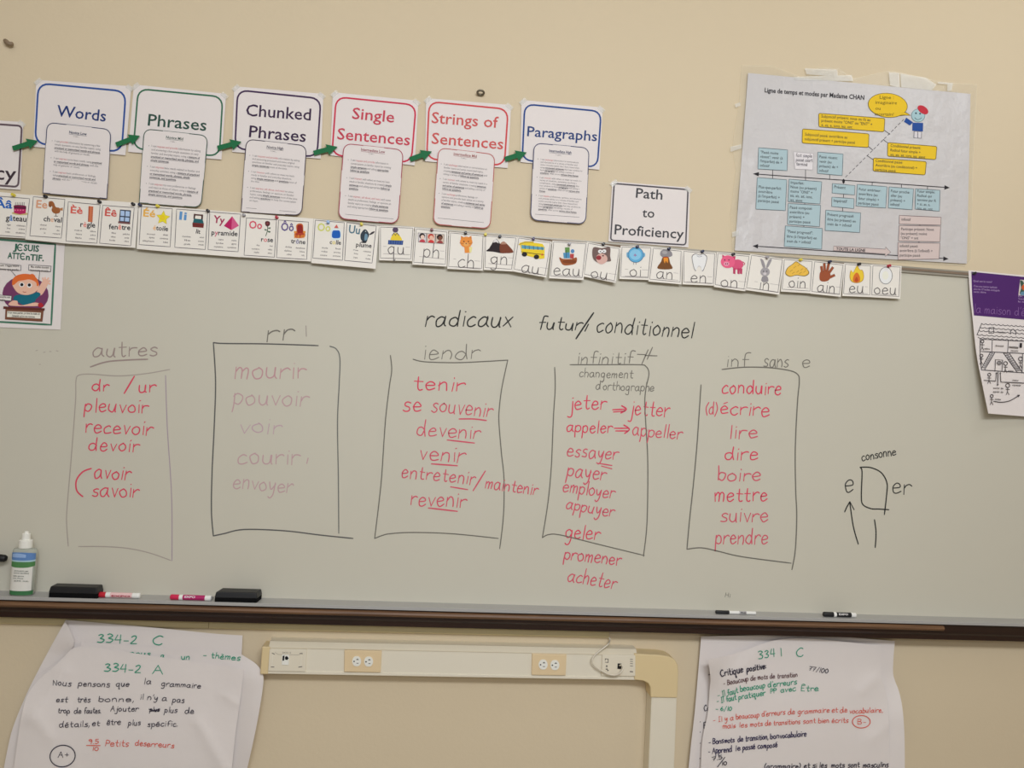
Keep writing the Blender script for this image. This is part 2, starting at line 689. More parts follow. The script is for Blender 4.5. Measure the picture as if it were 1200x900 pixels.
# ------------------------------------------------------------------ the room
XL, XR = -3.6, 3.6
YB = -6.6
HT = 3.2


def struct(name, mb, **k):
    o = mb.build(name, **k)
    o['kind'] = 'structure'
    return fix_normals(o)


mb = MB(); box(mb, XL, XR, 0.0, 0.12, 0.0, HT, M_WALL); struct('wall_front', mb)
mb = MB(); box(mb, XL - 0.12, XL, YB, 0.12, 0.0, HT, M_WALL); struct('wall_left', mb)
mb = MB(); box(mb, XR, XR + 0.12, YB, 0.12, 0.0, HT, M_WALL); struct('wall_right', mb)
mb = MB(); box(mb, XL - 0.12, XR + 0.12, YB, 0.12, -0.1, 0.0, M_FLOOR); struct('floor', mb)
mb = MB(); box(mb, XL - 0.12, XR + 0.12, YB, 0.12, HT, HT + 0.1, M_CEIL); struct('ceiling', mb)

# ------------------------------------------------------------------ whiteboard
D_PANEL = 0.015
D_RAIL = 0.022
BX0, BX1 = P(-150, 450, 0).x, P(1290, 450, 0).x
z_pan = Z([(0, 692), (600, 708.7), (1200, 726.5)], 0.02)
z_rail1 = Z([(1066, 320.5), (1130, 323.8)], D_RAIL)
z_rail2 = Z([(1066, 313.2), (1130, 316.6)], D_RAIL)
D_LIP = 0.086
z_lip0 = Z([(0, 703), (575, 716.8), (1200, 735)], D_LIP)
z_tray = z_lip0 + 0.005
z_wood = Z([(0, 722), (1000, 747), (1200, 751.6)], 0.06)

board = thing('whiteboard', 'wide wall-mounted whiteboard covered in black and pink French verb lists', 'whiteboard', (0.0, 0.0, z_pan))
mb = MB(); box(mb, BX0, BX1, -D_PANEL, -0.001, z_pan - 0.01, z_rail2 - 0.004, M_BOARD); mb.build('panel', board, 'pale grey-white writing panel')
mb = MB()
prism(mb, [(0.001, z_rail1), (D_RAIL, z_rail1), (D_RAIL, z_rail1 + 0.006), (D_RAIL - 0.002, z_rail1 + 0.0075), (D_RAIL - 0.002, z_rail2 - 0.006),
           (D_RAIL, z_rail2 - 0.005), (D_RAIL, z_rail2), (0.001, z_rail2)], BX0, BX1, M_ALU_RAIL)
rail = fix_normals(mb.build('top_rail', board, 'grey metal rail along the top edge'))
mb = MB(); box(mb, BX0, BX1, -D_RAIL - 0.0004, -D_RAIL + 0.003, z_rail1 + 0.0078, z_rail2 - 0.0055, M_CORK); mb.build('cork_strip', rail, 'brown cork insert')
mb = MB()
prism(mb, [(0.001, z_tray - 0.002), (D_LIP - 0.003, z_tray - 0.002), (D_LIP - 0.003, z_lip0), (D_LIP, z_lip0), (D_LIP, z_lip0 + 0.008), (D_LIP - 0.002, z_lip0 + 0.009),
           (D_LIP - 0.005, z_tray + 0.001), (0.024, z_tray + 0.001), (0.022, z_pan), (0.001, z_pan)], BX0, BX1, M_ALU)
fix_normals(mb.build('marker_tray', board, 'grey aluminium marker tray'))
mb = MB()
prism(mb, [(0.001, z_wood + 0.012), (0.05, z_wood), (0.064, z_wood), (0.066, z_wood + 0.014), (0.074, z_wood + 0.022), (0.076, z_lip0 - 0.003), (0.001, z_lip0 - 0.003)], BX0, BX1, M_WOOD_SHADED)
ledge = fix_normals(mb.build('wooden_ledge', board, 'wooden ledge under the tray, its shade coloured in dark brown'))
zn1, zn0 = z_lip0 - 0.0045, z_lip0 - 0.0205
xe = P(1107, 734, 0.09).x
mb = MB()
prof = [(0.07, zn1), (0.084, zn1), (0.089, zn1 - 0.003), (0.0915, (zn0 + zn1) / 2), (0.089, zn0 + 0.003), (0.084, zn0), (0.07, zn0)]
prism(mb, prof, BX0, xe, M_NOSE)
o = fix_normals(mb.build('wooden_nosing', board, 'lighter brown wooden edge strip'))

# ------------------------------------------------------------------ writing on the whiteboard
RED = ink((206, 70, 94)); RED2 = ink((200, 86, 104)); ROSE = ink((184, 142, 147)); ROSE2 = ink((183, 151, 155)); LILAC = ink((183, 156, 165))
BLK = ink((48, 48, 46)); GRY = ink((116, 112, 104)); GRYM = ink((150, 134, 129)); THIN = ink((108, 105, 97)); FAINT = ink((162, 152, 144)); PURP = ink((162, 146, 156))
NW = [0]


def word(body, x0, y0, x1, y1, xh, mat, w=1.75, label=None, slant=0.08, und=None):
    NW[0] += 1
    b = MB(D_PANEL, 0.0003 + 0.000012 * (NW[0] % 9))
    b.hand(body, x0, y0, x1, y1, xh * 0.95, mat, w, slant, 0.5)
    if und:
        for s in und:
            b.ribbon(smooth(s, 5), w, mat)
    b.build('handwritten_text', board, label)


def lines(mat, w, *strokes, label=None, name='drawn_box'):
    NW[0] += 1
    b = MB(D_PANEL, 0.0003 + 0.000012 * (NW[0] % 9))
    for s in strokes:
        b.ribbon(smooth(s, 6), w, mat)
    b.build(name, board, label)


BLKL = 'black handwriting'
word('radicaux', 497.5, 381.5, 599, 383, 11.5, BLK, 2.0, BLKL + ' reading radicaux', 0.2)
word('futur', 630, 386, 681, 387, 9, BLK, 1.9, BLKL + ' reading futur', 0.2, [[(695.6, 366.6), (685, 382), (675, 397)], [(689.5, 380), (685.5, 388)]])
word('conditionnel', 698, 388.5, 811, 396, 11.5, BLK, 1.8, BLKL + ' reading conditionnel', 0.15)
word('autres', 108.5, 419, 184, 416.5, 10.5, GRYM, 1.8, 'faded mauve handwriting reading autres', 0.1, [[(106, 430), (125, 424), (148, 422), (173, 421)]])
word('dr', 107.5, 458, 127, 458.5, 8.5, RED, 1.9, 'pink handwriting reading dr / ur')
word('ur', 162, 460, 182, 459.5, 8.5, RED, 1.9, 'pink handwriting reading ur after the slash', und=[[(157.4, 441), (145.6, 461)]])
word('pleuvoir', 98.5, 482, 173, 484, 9.5, RED, 1.8, 'pink handwriting reading pleuvoir')
word('recevoir', 99.5, 506.5, 178, 510, 10, RED, 1.8, 'pink handwriting reading recevoir')
word('devoir', 103, 527, 162, 530, 9.5, RED, 1.8, 'pink handwriting reading devoir')
word('avoir', 109.5, 560, 152, 563, 10.5, RED, 1.9, 'pink handwriting reading avoir')
word('savoir', 107, 582, 162, 583, 10.5, RED, 1.8, 'pink handwriting reading savoir', und=[[(107, 549), (97, 553), (89.5, 563), (90, 575), (97, 582)]])
lines(FAINT, 1.2, [(199, 433), (170, 438), (138, 440.6), (108, 438.5), (93, 439.5), (89, 446), (88.5, 470), (84, 530), (79, 590), (78, 612), (80, 640)],
      [(92, 640.5), (120, 640.5), (149, 642.5), (175, 648), (200, 656.7)], label='faint grey hand-drawn box around the autres list')
lines(PURP, 1.2, [(194, 440), (196, 500), (200, 560), (201.5, 600), (201.5, 657)], label='faint purple side of the autres box')
lines(FAINT, 1.1, [(42, 411), (44, 410.5)], [(51, 413), (53, 412.6)], [(58, 411.8), (60, 412)], [(66, 411), (68, 411.5)], [(46, 427), (47.4, 427)], label='faint grey marker dots', name='marker_dots')

word('rr', 312, 399.5, 344, 398.5, 13, GRY, 2.0, 'grey handwriting reading rr')
lines(ink((92, 91, 89)), 1.55, [(373, 405), (330, 403.5), (300, 402.8), (262, 402.5), (250, 401.5)], [(250, 401.5), (252.6, 448), (251, 500), (248.4, 556), (247.8, 600), (250, 628)],
      [(250, 628), (262, 625.5), (286, 620.5), (333, 622), (375, 627), (413.6, 631)], label='dark grey hand-drawn box around the rr list')
lines(ink((110, 110, 106)), 1.35, [(386.5, 405.8), (394, 409), (398.3, 420), (397.5, 450), (395.5, 495), (396.5, 560), (397, 625)], label='grey right side of the rr box')
lines(FAINT, 1.6, [(358.5, 382), (359, 394)], label='faint grey stroke', name='marker_stroke')
word('mourir', 274.5, 443, 357.5, 444, 13, ROSE, 1.8, 'faded pink handwriting reading mourir')
word('pouvoir', 272.5, 474, 360.5, 476, 12, ROSE2, 1.7, 'faded pink handwriting reading pouvoir')
word('voir', 280.5, 507, 329, 509, 11.5, LILAC, 1.6, 'very faint lilac handwriting reading voir')
word('courir', 278, 543, 350, 544.5, 12, ROSE2, 1.7, 'faded pink handwriting reading courir', und=[[(361, 537), (359.5, 543)]])
word('envoyer', 272.5, 572, 342, 578, 11, ROSE2, 1.6, 'faded pink handwriting reading envoyer')

word('iendr', 495, 421, 561, 421, 11, GRY, 1.4, 'thin grey handwriting reading iendr', 0.1)
lines(THIN, 1.3, [(457.5, 416.5), (459, 434), (456, 455), (451.5, 495), (447.5, 555), (444, 590), (439, 631)], [(439, 631), (448, 627.5), (457, 625.5), (483, 624), (530, 625.5), (584, 631)],
      [(484, 421), (498, 424), (535, 425), (570, 423.5), (595, 422)], [(595, 422), (588, 455), (585, 480), (584.7, 495), (587.5, 530), (590.6, 561), (590, 604), (585.6, 643)], label='thin grey hand-drawn box around the iendr list')
word('tenir', 484, 456, 544, 459, 10.5, RED, 1.9, 'pink handwriting reading tenir')
word('se', 471.5, 481.5, 493, 482.5, 11.5, RED, 1.8, 'pink handwriting reading se')
word('souvenir', 505, 482, 576, 489, 11, RED2, 1.7, 'pink handwriting reading souvenir, end underlined', und=[[(538, 491), (555, 491), (570, 492.8)]])
word('devenir', 487, 510, 562, 515, 10.5, RED2, 1.7, 'pink handwriting reading devenir, end underlined', und=[[(524, 515.6), (556, 519.2)]])
word('venir', 490, 538, 544, 542.5, 11, RED2, 1.8, 'pink handwriting reading venir, end underlined', und=[[(505.6, 543.6), (536, 545.8)]])
word('entretenir', 470, 559.5, 556, 568, 9.5, RED2, 1.7, 'pink handwriting reading entretenir, end underlined', und=[[(528, 570.5), (548, 573.8)]])
word('maintenir', 568, 572, 629, 580, 8.5, RED2, 1.7, 'pink handwriting reading maintenir after a slash', und=[[(568.7, 552), (554.5, 575)]])
word('revenir', 480.5, 592, 545.5, 594.5, 11, RED2, 1.8, 'pink handwriting reading revenir, end underlined', und=[[(502, 595.3), (536, 599.2)]])

word('infinitif', 676, 427, 741, 426, 8.5, GRY, 1.4, 'thin grey handwriting reading infinitif', 0.15,
     [[(747, 415.2), (756, 415.6)], [(756, 416.6), (770, 417)], [(759.5, 410), (752, 427)], [(764.6, 407), (758.5, 421)]])
lines(THIN, 1.3, [(650, 430.5), (650.6, 455), (648.5, 490), (646, 548), (642, 590), (635.6, 630)], [(635.6, 630), (643, 626.5), (657, 627), (701.7, 638), (755, 651)],
      [(668, 427.4), (700, 427.4), (748, 427.4), (757, 429.5), (760.5, 438), (757, 455), (755.6, 472.5), (757, 500), (759, 536.7), (759, 583), (757.7, 620.7), (754, 652)],
      label='thin grey hand-drawn box around the infinitif list')
word('changement', 678.5, 441.5, 741.5, 443.5, 6, GRY, 1.2, 'small grey handwriting reading changement')
word("d'orthographe", 698, 456.5, 766, 459, 6, GRY, 1.2, "small grey handwriting reading d'orthographe")
word('jeter', 667, 480, 710, 479, 10, RED, 1.8, 'pink handwriting reading jeter', und=[[(718, 480.2), (732, 479.6)], [(719, 482.8), (732, 481.8)], [(728.5, 475.5), (734, 479.6), (727.5, 484)]])
word('jetter', 738, 486, 783.5, 488.5, 11, RED, 1.7, 'pink handwriting reading jetter after an arrow')
word('appeler', 663.5, 506, 717, 507.5, 8.5, RED, 1.7, 'pink handwriting reading appeler', und=[[(720, 501.9), (736.5, 501.9)], [(721.5, 505), (735.5, 505)], [(731, 498), (737.5, 503), (732, 508)]])
word('appeller', 740, 510, 798.5, 515, 9, RED2, 1.7, 'pink handwriting reading appeller after an arrow')
word('essayer', 664, 534.5, 723.5, 539, 9.5, RED2, 1.7, 'pink handwriting reading essayer, end underlined', und=[[(701.7, 543), (717, 545.5)], [(705, 546.2), (717, 549.4)]])
word('payer', 664, 557, 709, 563, 10, RED2, 1.8, 'pink handwriting reading payer')
word('employer', 659, 576, 719, 584.5, 9, RED2, 1.7, 'pink handwriting reading employer')
word('appuyer', 662.5, 596, 718.5, 606, 8.5, RED2, 1.7, 'pink handwriting reading appuyer')
word('geler', 662, 630, 702, 633, 10, RED, 1.7, 'pink handwriting reading geler')
word('promener', 660.5, 655, 727, 662.5, 9, RED2, 1.8, 'pink handwriting reading promener')
word('acheter', 664.5, 680.5, 721, 690.5, 10, RED2, 1.7, 'pink handwriting reading acheter')

word('inf', 850.5, 430, 876, 429, 9, GRY, 1.4, 'thin grey handwriting reading inf', 0.15)
word('sans', 894.5, 430, 923.5, 430.5, 9.5, GRY, 1.4, 'thin grey handwriting reading sans')
word('e', 939.5, 430.5, 948.5, 431, 9, GRY, 1.4, 'thin grey handwritten letter e')
lines(THIN, 1.4, [(821.5, 451), (819.6, 480), (816.5, 525), (812, 573), (808, 610), (805, 643.6)], [(805, 643.6), (822, 642), (841.6, 646), (870, 652.5), (927, 660)],
      [(846, 433), (871, 430.4), (900, 430.8), (924, 434), (934.5, 438.5), (936.7, 447), (934.5, 472), (932, 525), (932.4, 573), (933.7, 605), (932, 644.5), (928, 667.6)],
      label='thin dark grey hand-drawn box around the inf sans e list')
word('conduire', 845.5, 460.5, 915, 462.5, 9.5, RED, 1.8, 'pink handwriting reading conduire')
word('(d)', 826.5, 485.5, 840, 486, 8.5, RED2, 1.6, 'pink handwritten d in brackets')
word('écrire', 843.5, 485, 901, 487.5, 10, RED, 1.8, 'pink handwriting reading écrire')
word('lire', 854.5, 514, 887.5, 513, 9.5, RED2, 1.8, 'pink handwriting reading lire')
word('dire', 848.5, 539, 888, 538.5, 9.5, RED, 1.8, 'pink handwriting reading dire')
word('boire', 840.5, 563.5, 891, 564, 10, RED2, 1.8, 'pink handwriting reading boire')
word('mettre', 837, 588, 899, 587, 10, RED, 1.8, 'pink handwriting reading mettre')
word('suivre', 844, 611.5, 899.5, 612, 10.5, RED2, 1.7, 'pink handwriting reading suivre')
word('prendre', 838, 637, 899, 638, 10.5, RED2, 1.7, 'pink handwriting reading prendre')

word('consonne', 1010, 540, 1050, 533.5, 6, BLK, 1.4, 'small black handwriting reading consonne')
word('e', 989.5, 577, 999.5, 577, 14.5, BLK, 1.6, 'black handwritten letter e beside the drawn box')
word('er', 1045, 578, 1066, 579, 12.5, BLK, 1.6, 'black handwriting reading er')
lines(BLK, 1.5, [(1008, 547.6), (1010.2, 553), (1009.4, 580), (1011, 591), (1020.4, 596), (1030, 596.6), (1041.7, 597.3)], [(1008, 547.6), (1020.4, 548), (1032.8, 554), (1039.4, 566), (1039, 580), (1036.4, 603)],
      label='black hand-drawn box shape under consonne')
lines(BLK, 1.5, [(1005.8, 637.7), (1000, 617), (995.8, 588.5)], [(989.8, 600), (992.5, 594), (996, 588)], [(996, 588), (1000.9, 597.3)], label='black hand-drawn arrow pointing up at the e', name='drawn_arrow')
lines(BLK, 1.5, [(1024.8, 609), (1026.6, 624), (1025.7, 641.7)], label='short black hand-drawn stroke', name='marker_stroke')
word('Hi', 849.5, 699.5, 855.5, 700, 3, THIN, 0.9, 'tiny black handwriting reading Hi')

# ------------------------------------------------------------------ proficiency posters above the board
def tape(mb, cx, cy, w, h, rot):
    c, s = math.cos(math.radians(rot)), math.sin(math.radians(rot))
    q = [(-w / 2, -h / 2), (w / 2, -h / 2), (w / 2, h / 2), (-w / 2, h / 2)]
    p = [(cx + x * c - y * s, cy + x * s + y * c) for x, y in q]
    mb.quad(p[0], p[1], p[2], p[3], M_TAPE)


def poster(name, label, sheet, border, rad, bw, bcol, texts, tcol, group=None, d=0.0035):
    tl, tr, br, bl = sheet
    cx, cy = sum(p[0] for p in sheet) / 4, sum(p[1] for p in sheet) / 4
    t = thing(name, label, 'poster', P((bl[0] + br[0]) / 2, (bl[1] + br[1]) / 2, 0.001), group)

    def dfn(x, y):
        u = (x - cx) / max(1, abs(tr[0] - tl[0]))
        v = (y - cy) / max(1, abs(bl[1] - tl[1]))
        return d + 0.003 * (u * u) + 0.004 * max(0, v) ** 2
    mb = MB(dfn, 0); mb.quad(tl, tr, br, bl, M_PAPER, 10, 8); mb.build('sheet', t, 'white paper', True)
    mb = MB(dfn, 0.0005)
    mb.ribbon(rounded(*border, rad), bw, ink(bcol), closed=True)
    mb.build('border', t, 'rounded coloured outline')
    for body, x0, y0, x1, y1, cap in texts:
        mb = MB(dfn, 0.0006)
        mb.text(body, x0, y0, x1, y1, ink(tcol), 0.008, cap)
        mb.build('heading_text', t, 'large printed heading')
    mb = MB(dfn, 0.0007)
    for p, r in ((tl, -40), (tr, 40)):
        mb = MB(dfn, 0.0007)
        tape(mb, p[0] + (2 if p is tl else -2), p[1] + 2, 9, 5, r)
        mb.build('tape', t, 'clear tape at a corner')
    return t


POST = [
 ('proficiency_poster', 'white poster with a grey outline cut off at the left edge, ending in cy', [(-115, 134), (27.5, 143), (24, 222.5), (-119, 213)],
  [(-110, 138), (25.6, 147.5), (21.3, 219), (-114, 209)], 5, 2.2, (96, 80, 88), [('Proficiency', -108, 203, 18.5, 211.5, 16)], (62, 50, 58)),
 ('words_poster', 'poster with a blue outline reading Words, first full one from the left', [(42.4, 93.6), (154, 101), (147, 182), (39, 172)],
  [(45, 97.5), (147.5, 107), (142.5, 178), (41, 168)], 13, 2.1, (44, 78, 146), [('Words', 66, 136, 123.6, 142.4, 13)], (40, 58, 112)),
 ('phrases_poster', 'poster with a green outline reading Phrases, beside the Words poster', [(157, 99), (265, 110), (259.6, 187), (150, 178)],
  [(162, 104), (261, 113.5), (257, 183), (156.3, 174)], 12, 1.9, (52, 104, 78), [('Phrases', 173, 147, 241.5, 153.3, 13.5)], (46, 76, 66)),
 ('chunked_phrases_poster', 'poster with a dark purple outline reading Chunked Phrases', [(274.4, 101), (379, 110), (376, 186), (272, 178)],
  [(278.5, 105.5), (376, 115.5), (371.5, 184), (275.3, 174)], 12, 2.0, (66, 44, 78), [('Chunked', 288, 135.5, 364, 141, 13.5), ('Phrases', 291.6, 160.5, 358, 166.3, 13.5)], (58, 40, 68)),
 ('single_sentences_poster', 'poster with a crimson outline reading Single Sentences', [(390, 108), (490.4, 118), (486, 194), (387, 182)],
  [(394, 113.5), (487.5, 123), (482, 190.5), (389, 181.5)], 12, 1.9, (196, 52, 78), [('Single', 412.4, 139, 461.6, 143.6, 13), ('Sentences', 395, 163, 480, 170.4, 13)], (190, 66, 84)),
 ('strings_of_sentences_poster', 'poster with a red outline reading Strings of Sentences', [(499.4, 115), (599, 123), (595, 197), (498, 189)],
  [(503, 119), (595.5, 128), (591, 194), (500, 186)], 12, 1.9, (200, 74, 78), [('Strings of', 505.6, 144, 583.6, 149.8, 12.8), ('Sentences', 505.6, 168.2, 589.4, 175, 12.8)], (196, 88, 86)),
 ('paragraphs_poster', 'poster with a navy outline reading Paragraphs, right end of the arrow row', [(611, 117), (706.4, 126), (702.4, 199), (610, 190)],
  [(615, 122), (704.5, 130.5), (700, 196), (612, 187.5)], 11, 1.9, (40, 72, 134), [('Paragraphs', 617.6, 159.4, 699.4, 165.4, 11.5)], (44, 66, 118)),
]
for a in POST:
    poster(*a, group='language path posters')
poster('path_to_proficiency_poster', 'small poster with a grey outline reading Path to Proficiency', [(717.5, 212.5), (808.7, 220), (806.7, 290), (713, 283)],
       [(719.8, 215), (806.3, 222.2), (803.6, 287), (715.6, 281.6)], 3.5, 1.7, (84, 80, 86),
       [('Path', 745, 231.5, 776, 233.9, 11.2), ('to', 752.5, 254.2, 766.7, 255.2, 10.5), ('Proficiency', 720, 274.4, 801, 279.8, 11.4)], (66, 66, 70), group='language path posters')

# the can-do statement sheets hanging over each poster
def statement(label, sheet, rad, skip, col, title, tx, first, pitch, gap, W, paras, rule=None):
    tl, tr, br, bl = sheet
    t = thing('statement_sheet', label, 'sheet of paper', P((bl[0] + br[0]) / 2, (bl[1] + br[1]) / 2, 0.004), 'can-do statement sheets under the path posters')
    cx = (tl[0] + tr[0]) / 2
    H = bl[1] - tl[1]

    def dfn(x, y):
        u = (x - cx) / (tr[0] - tl[0])
        v = (y - tl[1]) / H
        return 0.0085 + 0.004 * u * u + 0.003 * (v - 0.4) ** 2
    mb = MB(dfn, 0)
    out = rounded(tl, tr, br, bl, rad, 6, skip)
    # rows of a grid under the rounded outline keep the sheet gently bowed
    c = (sum(p[0] for p in out) / len(out), sum(p[1] for p in out) / len(out))
    n = len(out)
    rings = [1.0, 0.66, 0.33]
    idx = []
    for r in rings:
        idx.append([mb.pt(c[0] + (p[0] - c[0]) * r, c[1] + (p[1] - c[1]) * r) for p in out])
    k = mb.mi(M_PAPER)
    for a, b in zip(idx, idx[1:]):
        for i in range(n):
            mb.f.append([a[i], b[i], b[(i + 1) % n], a[(i + 1) % n]]); mb.m.append(k)
    mid = mb.pt(*c)
    for i in range(n):
        mb.f.append([idx[-1][i], mid, idx[-1][(i + 1) % n]]); mb.m.append(k)
    mb.build('sheet', t, 'white paper with rounded corners', True)
    mb = MB(dfn, 0.0004); mb.ribbon(out, 1.0, ink(col), closed=True); mb.build('border', t, 'thin coloured outline')
    ux, uy = (tr[0] - tl[0]), (tr[1] - tl[1])
    L = math.hypot(ux, uy); ux, uy = ux / L, uy / L
    lx = (bl[0] - tl[0]) / (bl[1] - tl[1])
    dark = tuple(int(c * 0.75 + 20) for c in col)
    mb = MB(dfn, 0.0006)
    x0, y0, x1 = tx
    mb.text(title, x0, y0, x1, y0 + (x1 - x0) * uy / ux, ink(dark), 0.02, 3.1)
    mb.ribbon([(x0, y0 + 0.9), (x1, y0 + 0.9 + (x1 - x0) * uy / ux)], 0.35, ink(dark))
    cxm = (x0 + x1) / 2 - 1.5
    mb.text('I can...', cxm - 3.4, y0 + 4.2, cxm + 3.4, y0 + 4.2 + 6.8 * uy, ink((120, 112, 114)), 0, 1.8)
    mb.build('title_text', t, 'small underlined title')
    longest = max(advance(l.replace('^', '').replace('*', '')) for p in paras for l in p)
    sc = W / longest
    cap = pitch * 0.58
    fx, fy = first
    y = fy
    tcol, rcol, bcol = ink((118, 112, 114)), ink((188, 98, 104)), ink((84, 80, 84))
    for para in paras:
        mb = MB(dfn, 0.0006)
        red = bold = False
        for li, line in enumerate(para):
            x = fx + lx * (y - fy)
            if li == 0:
                mb.ell(x - 3.2, y - 0.9 - 3.2 * uy, 0.42, 0.42, bcol, n=8)
            run, s = '', 0.0
            segs = []
            for ch in line + '\0':
                if ch in '^*\0':
                    if run:
                        segs.append((run, red, bold))
                    run = ''
                    if ch == '^':
                        red = not red
                    elif ch == '*':
                        bold = not bold
                else:
                    run += ch
            for body, r_, b_ in segs:
                w = advance(body) * sc * (1.03 if b_ else 1.0)
                lead = len(body) - len(body.lstrip(' '))
                a0 = x + ux * (s + advance(' ') * sc * lead)
                bw = advance(body.strip()) * sc * (1.03 if b_ else 1.0)
                if body.strip():
                    ya = y + uy * (a0 - x) / ux
                    mb.text(body.strip(), a0, ya, a0 + ux * bw, ya + uy * bw, rcol if r_ else (bcol if b_ else tcol), 0.022 if b_ else 0.0, cap)
                    if b_:
                        mb.ribbon([(a0, ya + 0.75), (a0 + ux * bw, ya + 0.75 + uy * bw)], 0.3, bcol)
                s += w
            y += pitch
        mb.build('statement_text', t)
        y += gap - 0.0
    if rule:
        mb = MB(dfn, 0.0005); mb.ribbon(rule, 0.45, ink((120, 112, 116))); mb.build('ruled_line', t)
    return t


statement('rounded sheet hanging under the Words poster, titled Novice Low', [(55.3, 143.4), (130, 151.8), (125.2, 232.6), (50.2, 226)], 9, (2, 3), (52, 60, 92),
          'Novice Low', (81, 156.3, 101.5), (64.3, 166.2), 3.9, 4.3, 56,
          [['I can ^provide^ information by answering a few', 'simple questions on very familiar topics, using', '*practiced or memorized words and phrases*,', 'with the help of gestures or visuals.'],
           ['I can ^express^ some basic needs, using *practiced', 'or memorized words and phrases*, with the', 'help of gestures or visuals.'],
           ['I can ^express^ basic preferences or feelings,', 'using *practiced or memorized words and', 'phrases*, with the help of gestures or visuals.']])
statement('rounded sheet hanging under the Phrases poster, titled Novice Mid', [(169, 151), (243.5, 159), (235.5, 243.2), (163.2, 237.5)], 9, (3,), (58, 84, 74),
          'Novice Mid', (194.5, 162.2, 214.5), (177.6, 172), 4.15, 3.4, 58,
          [['I can ^request and provide^ information by asking', 'and answering a few simple questions on very', 'familiar and everyday topics, using a *mixture of', 'practiced or memorized words, phrases, and', 'simple sentences*.'],
           ['I can ^express^ basic needs related to familiar and', 'everyday activities, using a *mixture of practiced', 'or memorized words, phrases, simple', 'sentences, and questions*.'],
           ['I can ^express^ my own preferences or feelings', 'and react to those of others, using a *mixture of', 'practiced or memorized words, phrases,', 'simple sentences, and questions*.']])
statement('rounded sheet hanging under the Chunked Phrases poster, titled Novice High', [(288.7, 163), (359.2, 170.8), (353.4, 252.5), (282.6, 248)], 9, (3,), (66, 58, 74),
          'Novice High', (312.5, 173.5, 332), (296, 183.2), 3.72, 3.9, 55.5,
          [['I can ^request and provide^ information by asking', 'and answering practiced and some original', 'questions on familiar and everyday topics, using', '*simple sentences* most of the time.'],
           ['I can ^interact^ with others to meet my basic', 'needs in familiar and everyday situations,', 'using *simple sentences* and *questions* most of', 'the time.'],
           ['I can ^express, ask about, and react^ to some', 'preferences, feelings, or opinions on familiar', 'topics, using *simple sentences* most of the time', 'and asking *questions* to keep the conversation', 'on topic.']],
          [(288.5, 243.6), (346.5, 248.4)])
statement('rounded sheet hanging under the Single Sentences poster, titled Intermediate Low', [(403, 168), (472.6, 175.6), (466.3, 262), (396.4, 256)], 9.5, (), (160, 70, 86),
          'Intermediate Low', (423, 176.5, 451), (411.3, 188.4), 4.05, 4.9, 50.5,
          [['I can ^request and provide^ information in', 'conversations on familiar topics by creating', '*simple sentences* and asking *appropriate', 'follow-up questions*.'],
           ['I can ^interact^ with others to meet my basic', 'needs in familiar situations by creating *simple', 'sentences* and asking appropriate *follow-up', 'questions*.'],
           ['I can ^express, ask about, and react^ with some', 'details to preferences, feelings, or opinions on', 'familiar topics by creating *simple sentences*', 'and asking appropriate *follow-up questions*.']],
          [(404.5, 251), (461, 256.6)])
statement('rounded sheet hanging under the Strings of Sentences poster, titled Intermediate Mid', [(514, 173.2), (580, 181), (574.2, 268), (507.6, 262.5)], 9, (), (176, 92, 90),
          'Intermediate Mid', (531.5, 181.6, 558.5), (520.3, 193.4), 3.75, 2.2, 52,
          [['I can ^exchange^ information in conversations on', 'familiar topics and some researched topics,', 'creating *sentences and series of sentences* and', 'asking a variety of *follow-up questions*.'],
           ['I can ^interact^ with others to meet my needs in a', 'variety of familiar situations, creating *sentences', 'and series of sentences* and asking a variety of', '*follow-up questions*.'],
           ['I can ^exchange^ preferences, feelings, or', 'opinions and provide basic advice on a variety', 'of familiar topics, creating *sentences and series', 'of sentences* and asking a variety of *follow-up', 'questions*.']],
          [(513, 255.5), (567, 260.8)])
statement('rounded sheet hanging under the Paragraphs poster, titled Intermediate High', [(626, 167.6), (690.4, 173.4), (686.3, 262.6), (621.6, 257.6)], 9, (), (70, 74, 104),
          'Intermediate High', (643.5, 178, 669.5), (633.6, 187.4), 3.16, 2.3, 50,
          [['I can ^exchange^ information in conversations', 'and discussions on a variety of familiar and', 'some concrete topics that I have researched,', 'using *connected sentences* that may combine to', 'form *paragraphs* and asking a variety of', '*questions*, often across *various time frames*.'],
           ['I can ^interact^ with others to meet my needs in a', 'variety of situations, sometimes involving a', 'complication, using *connected sentences* that', 'may combine to form *paragraphs* and asking a', 'variety of *questions*, often across *various time', 'frames*.'],
           ['I can ^explain^ preferences, opinions, and emotions', 'and provide advice on a variety of familiar and', 'some concrete topics that I have researched,', 'using *connected sentences* that may combine to', 'form *paragraphs* and asking a variety of', '*questions*, often across *various time frames*.']],
          [(627, 251), (679, 254.6)])

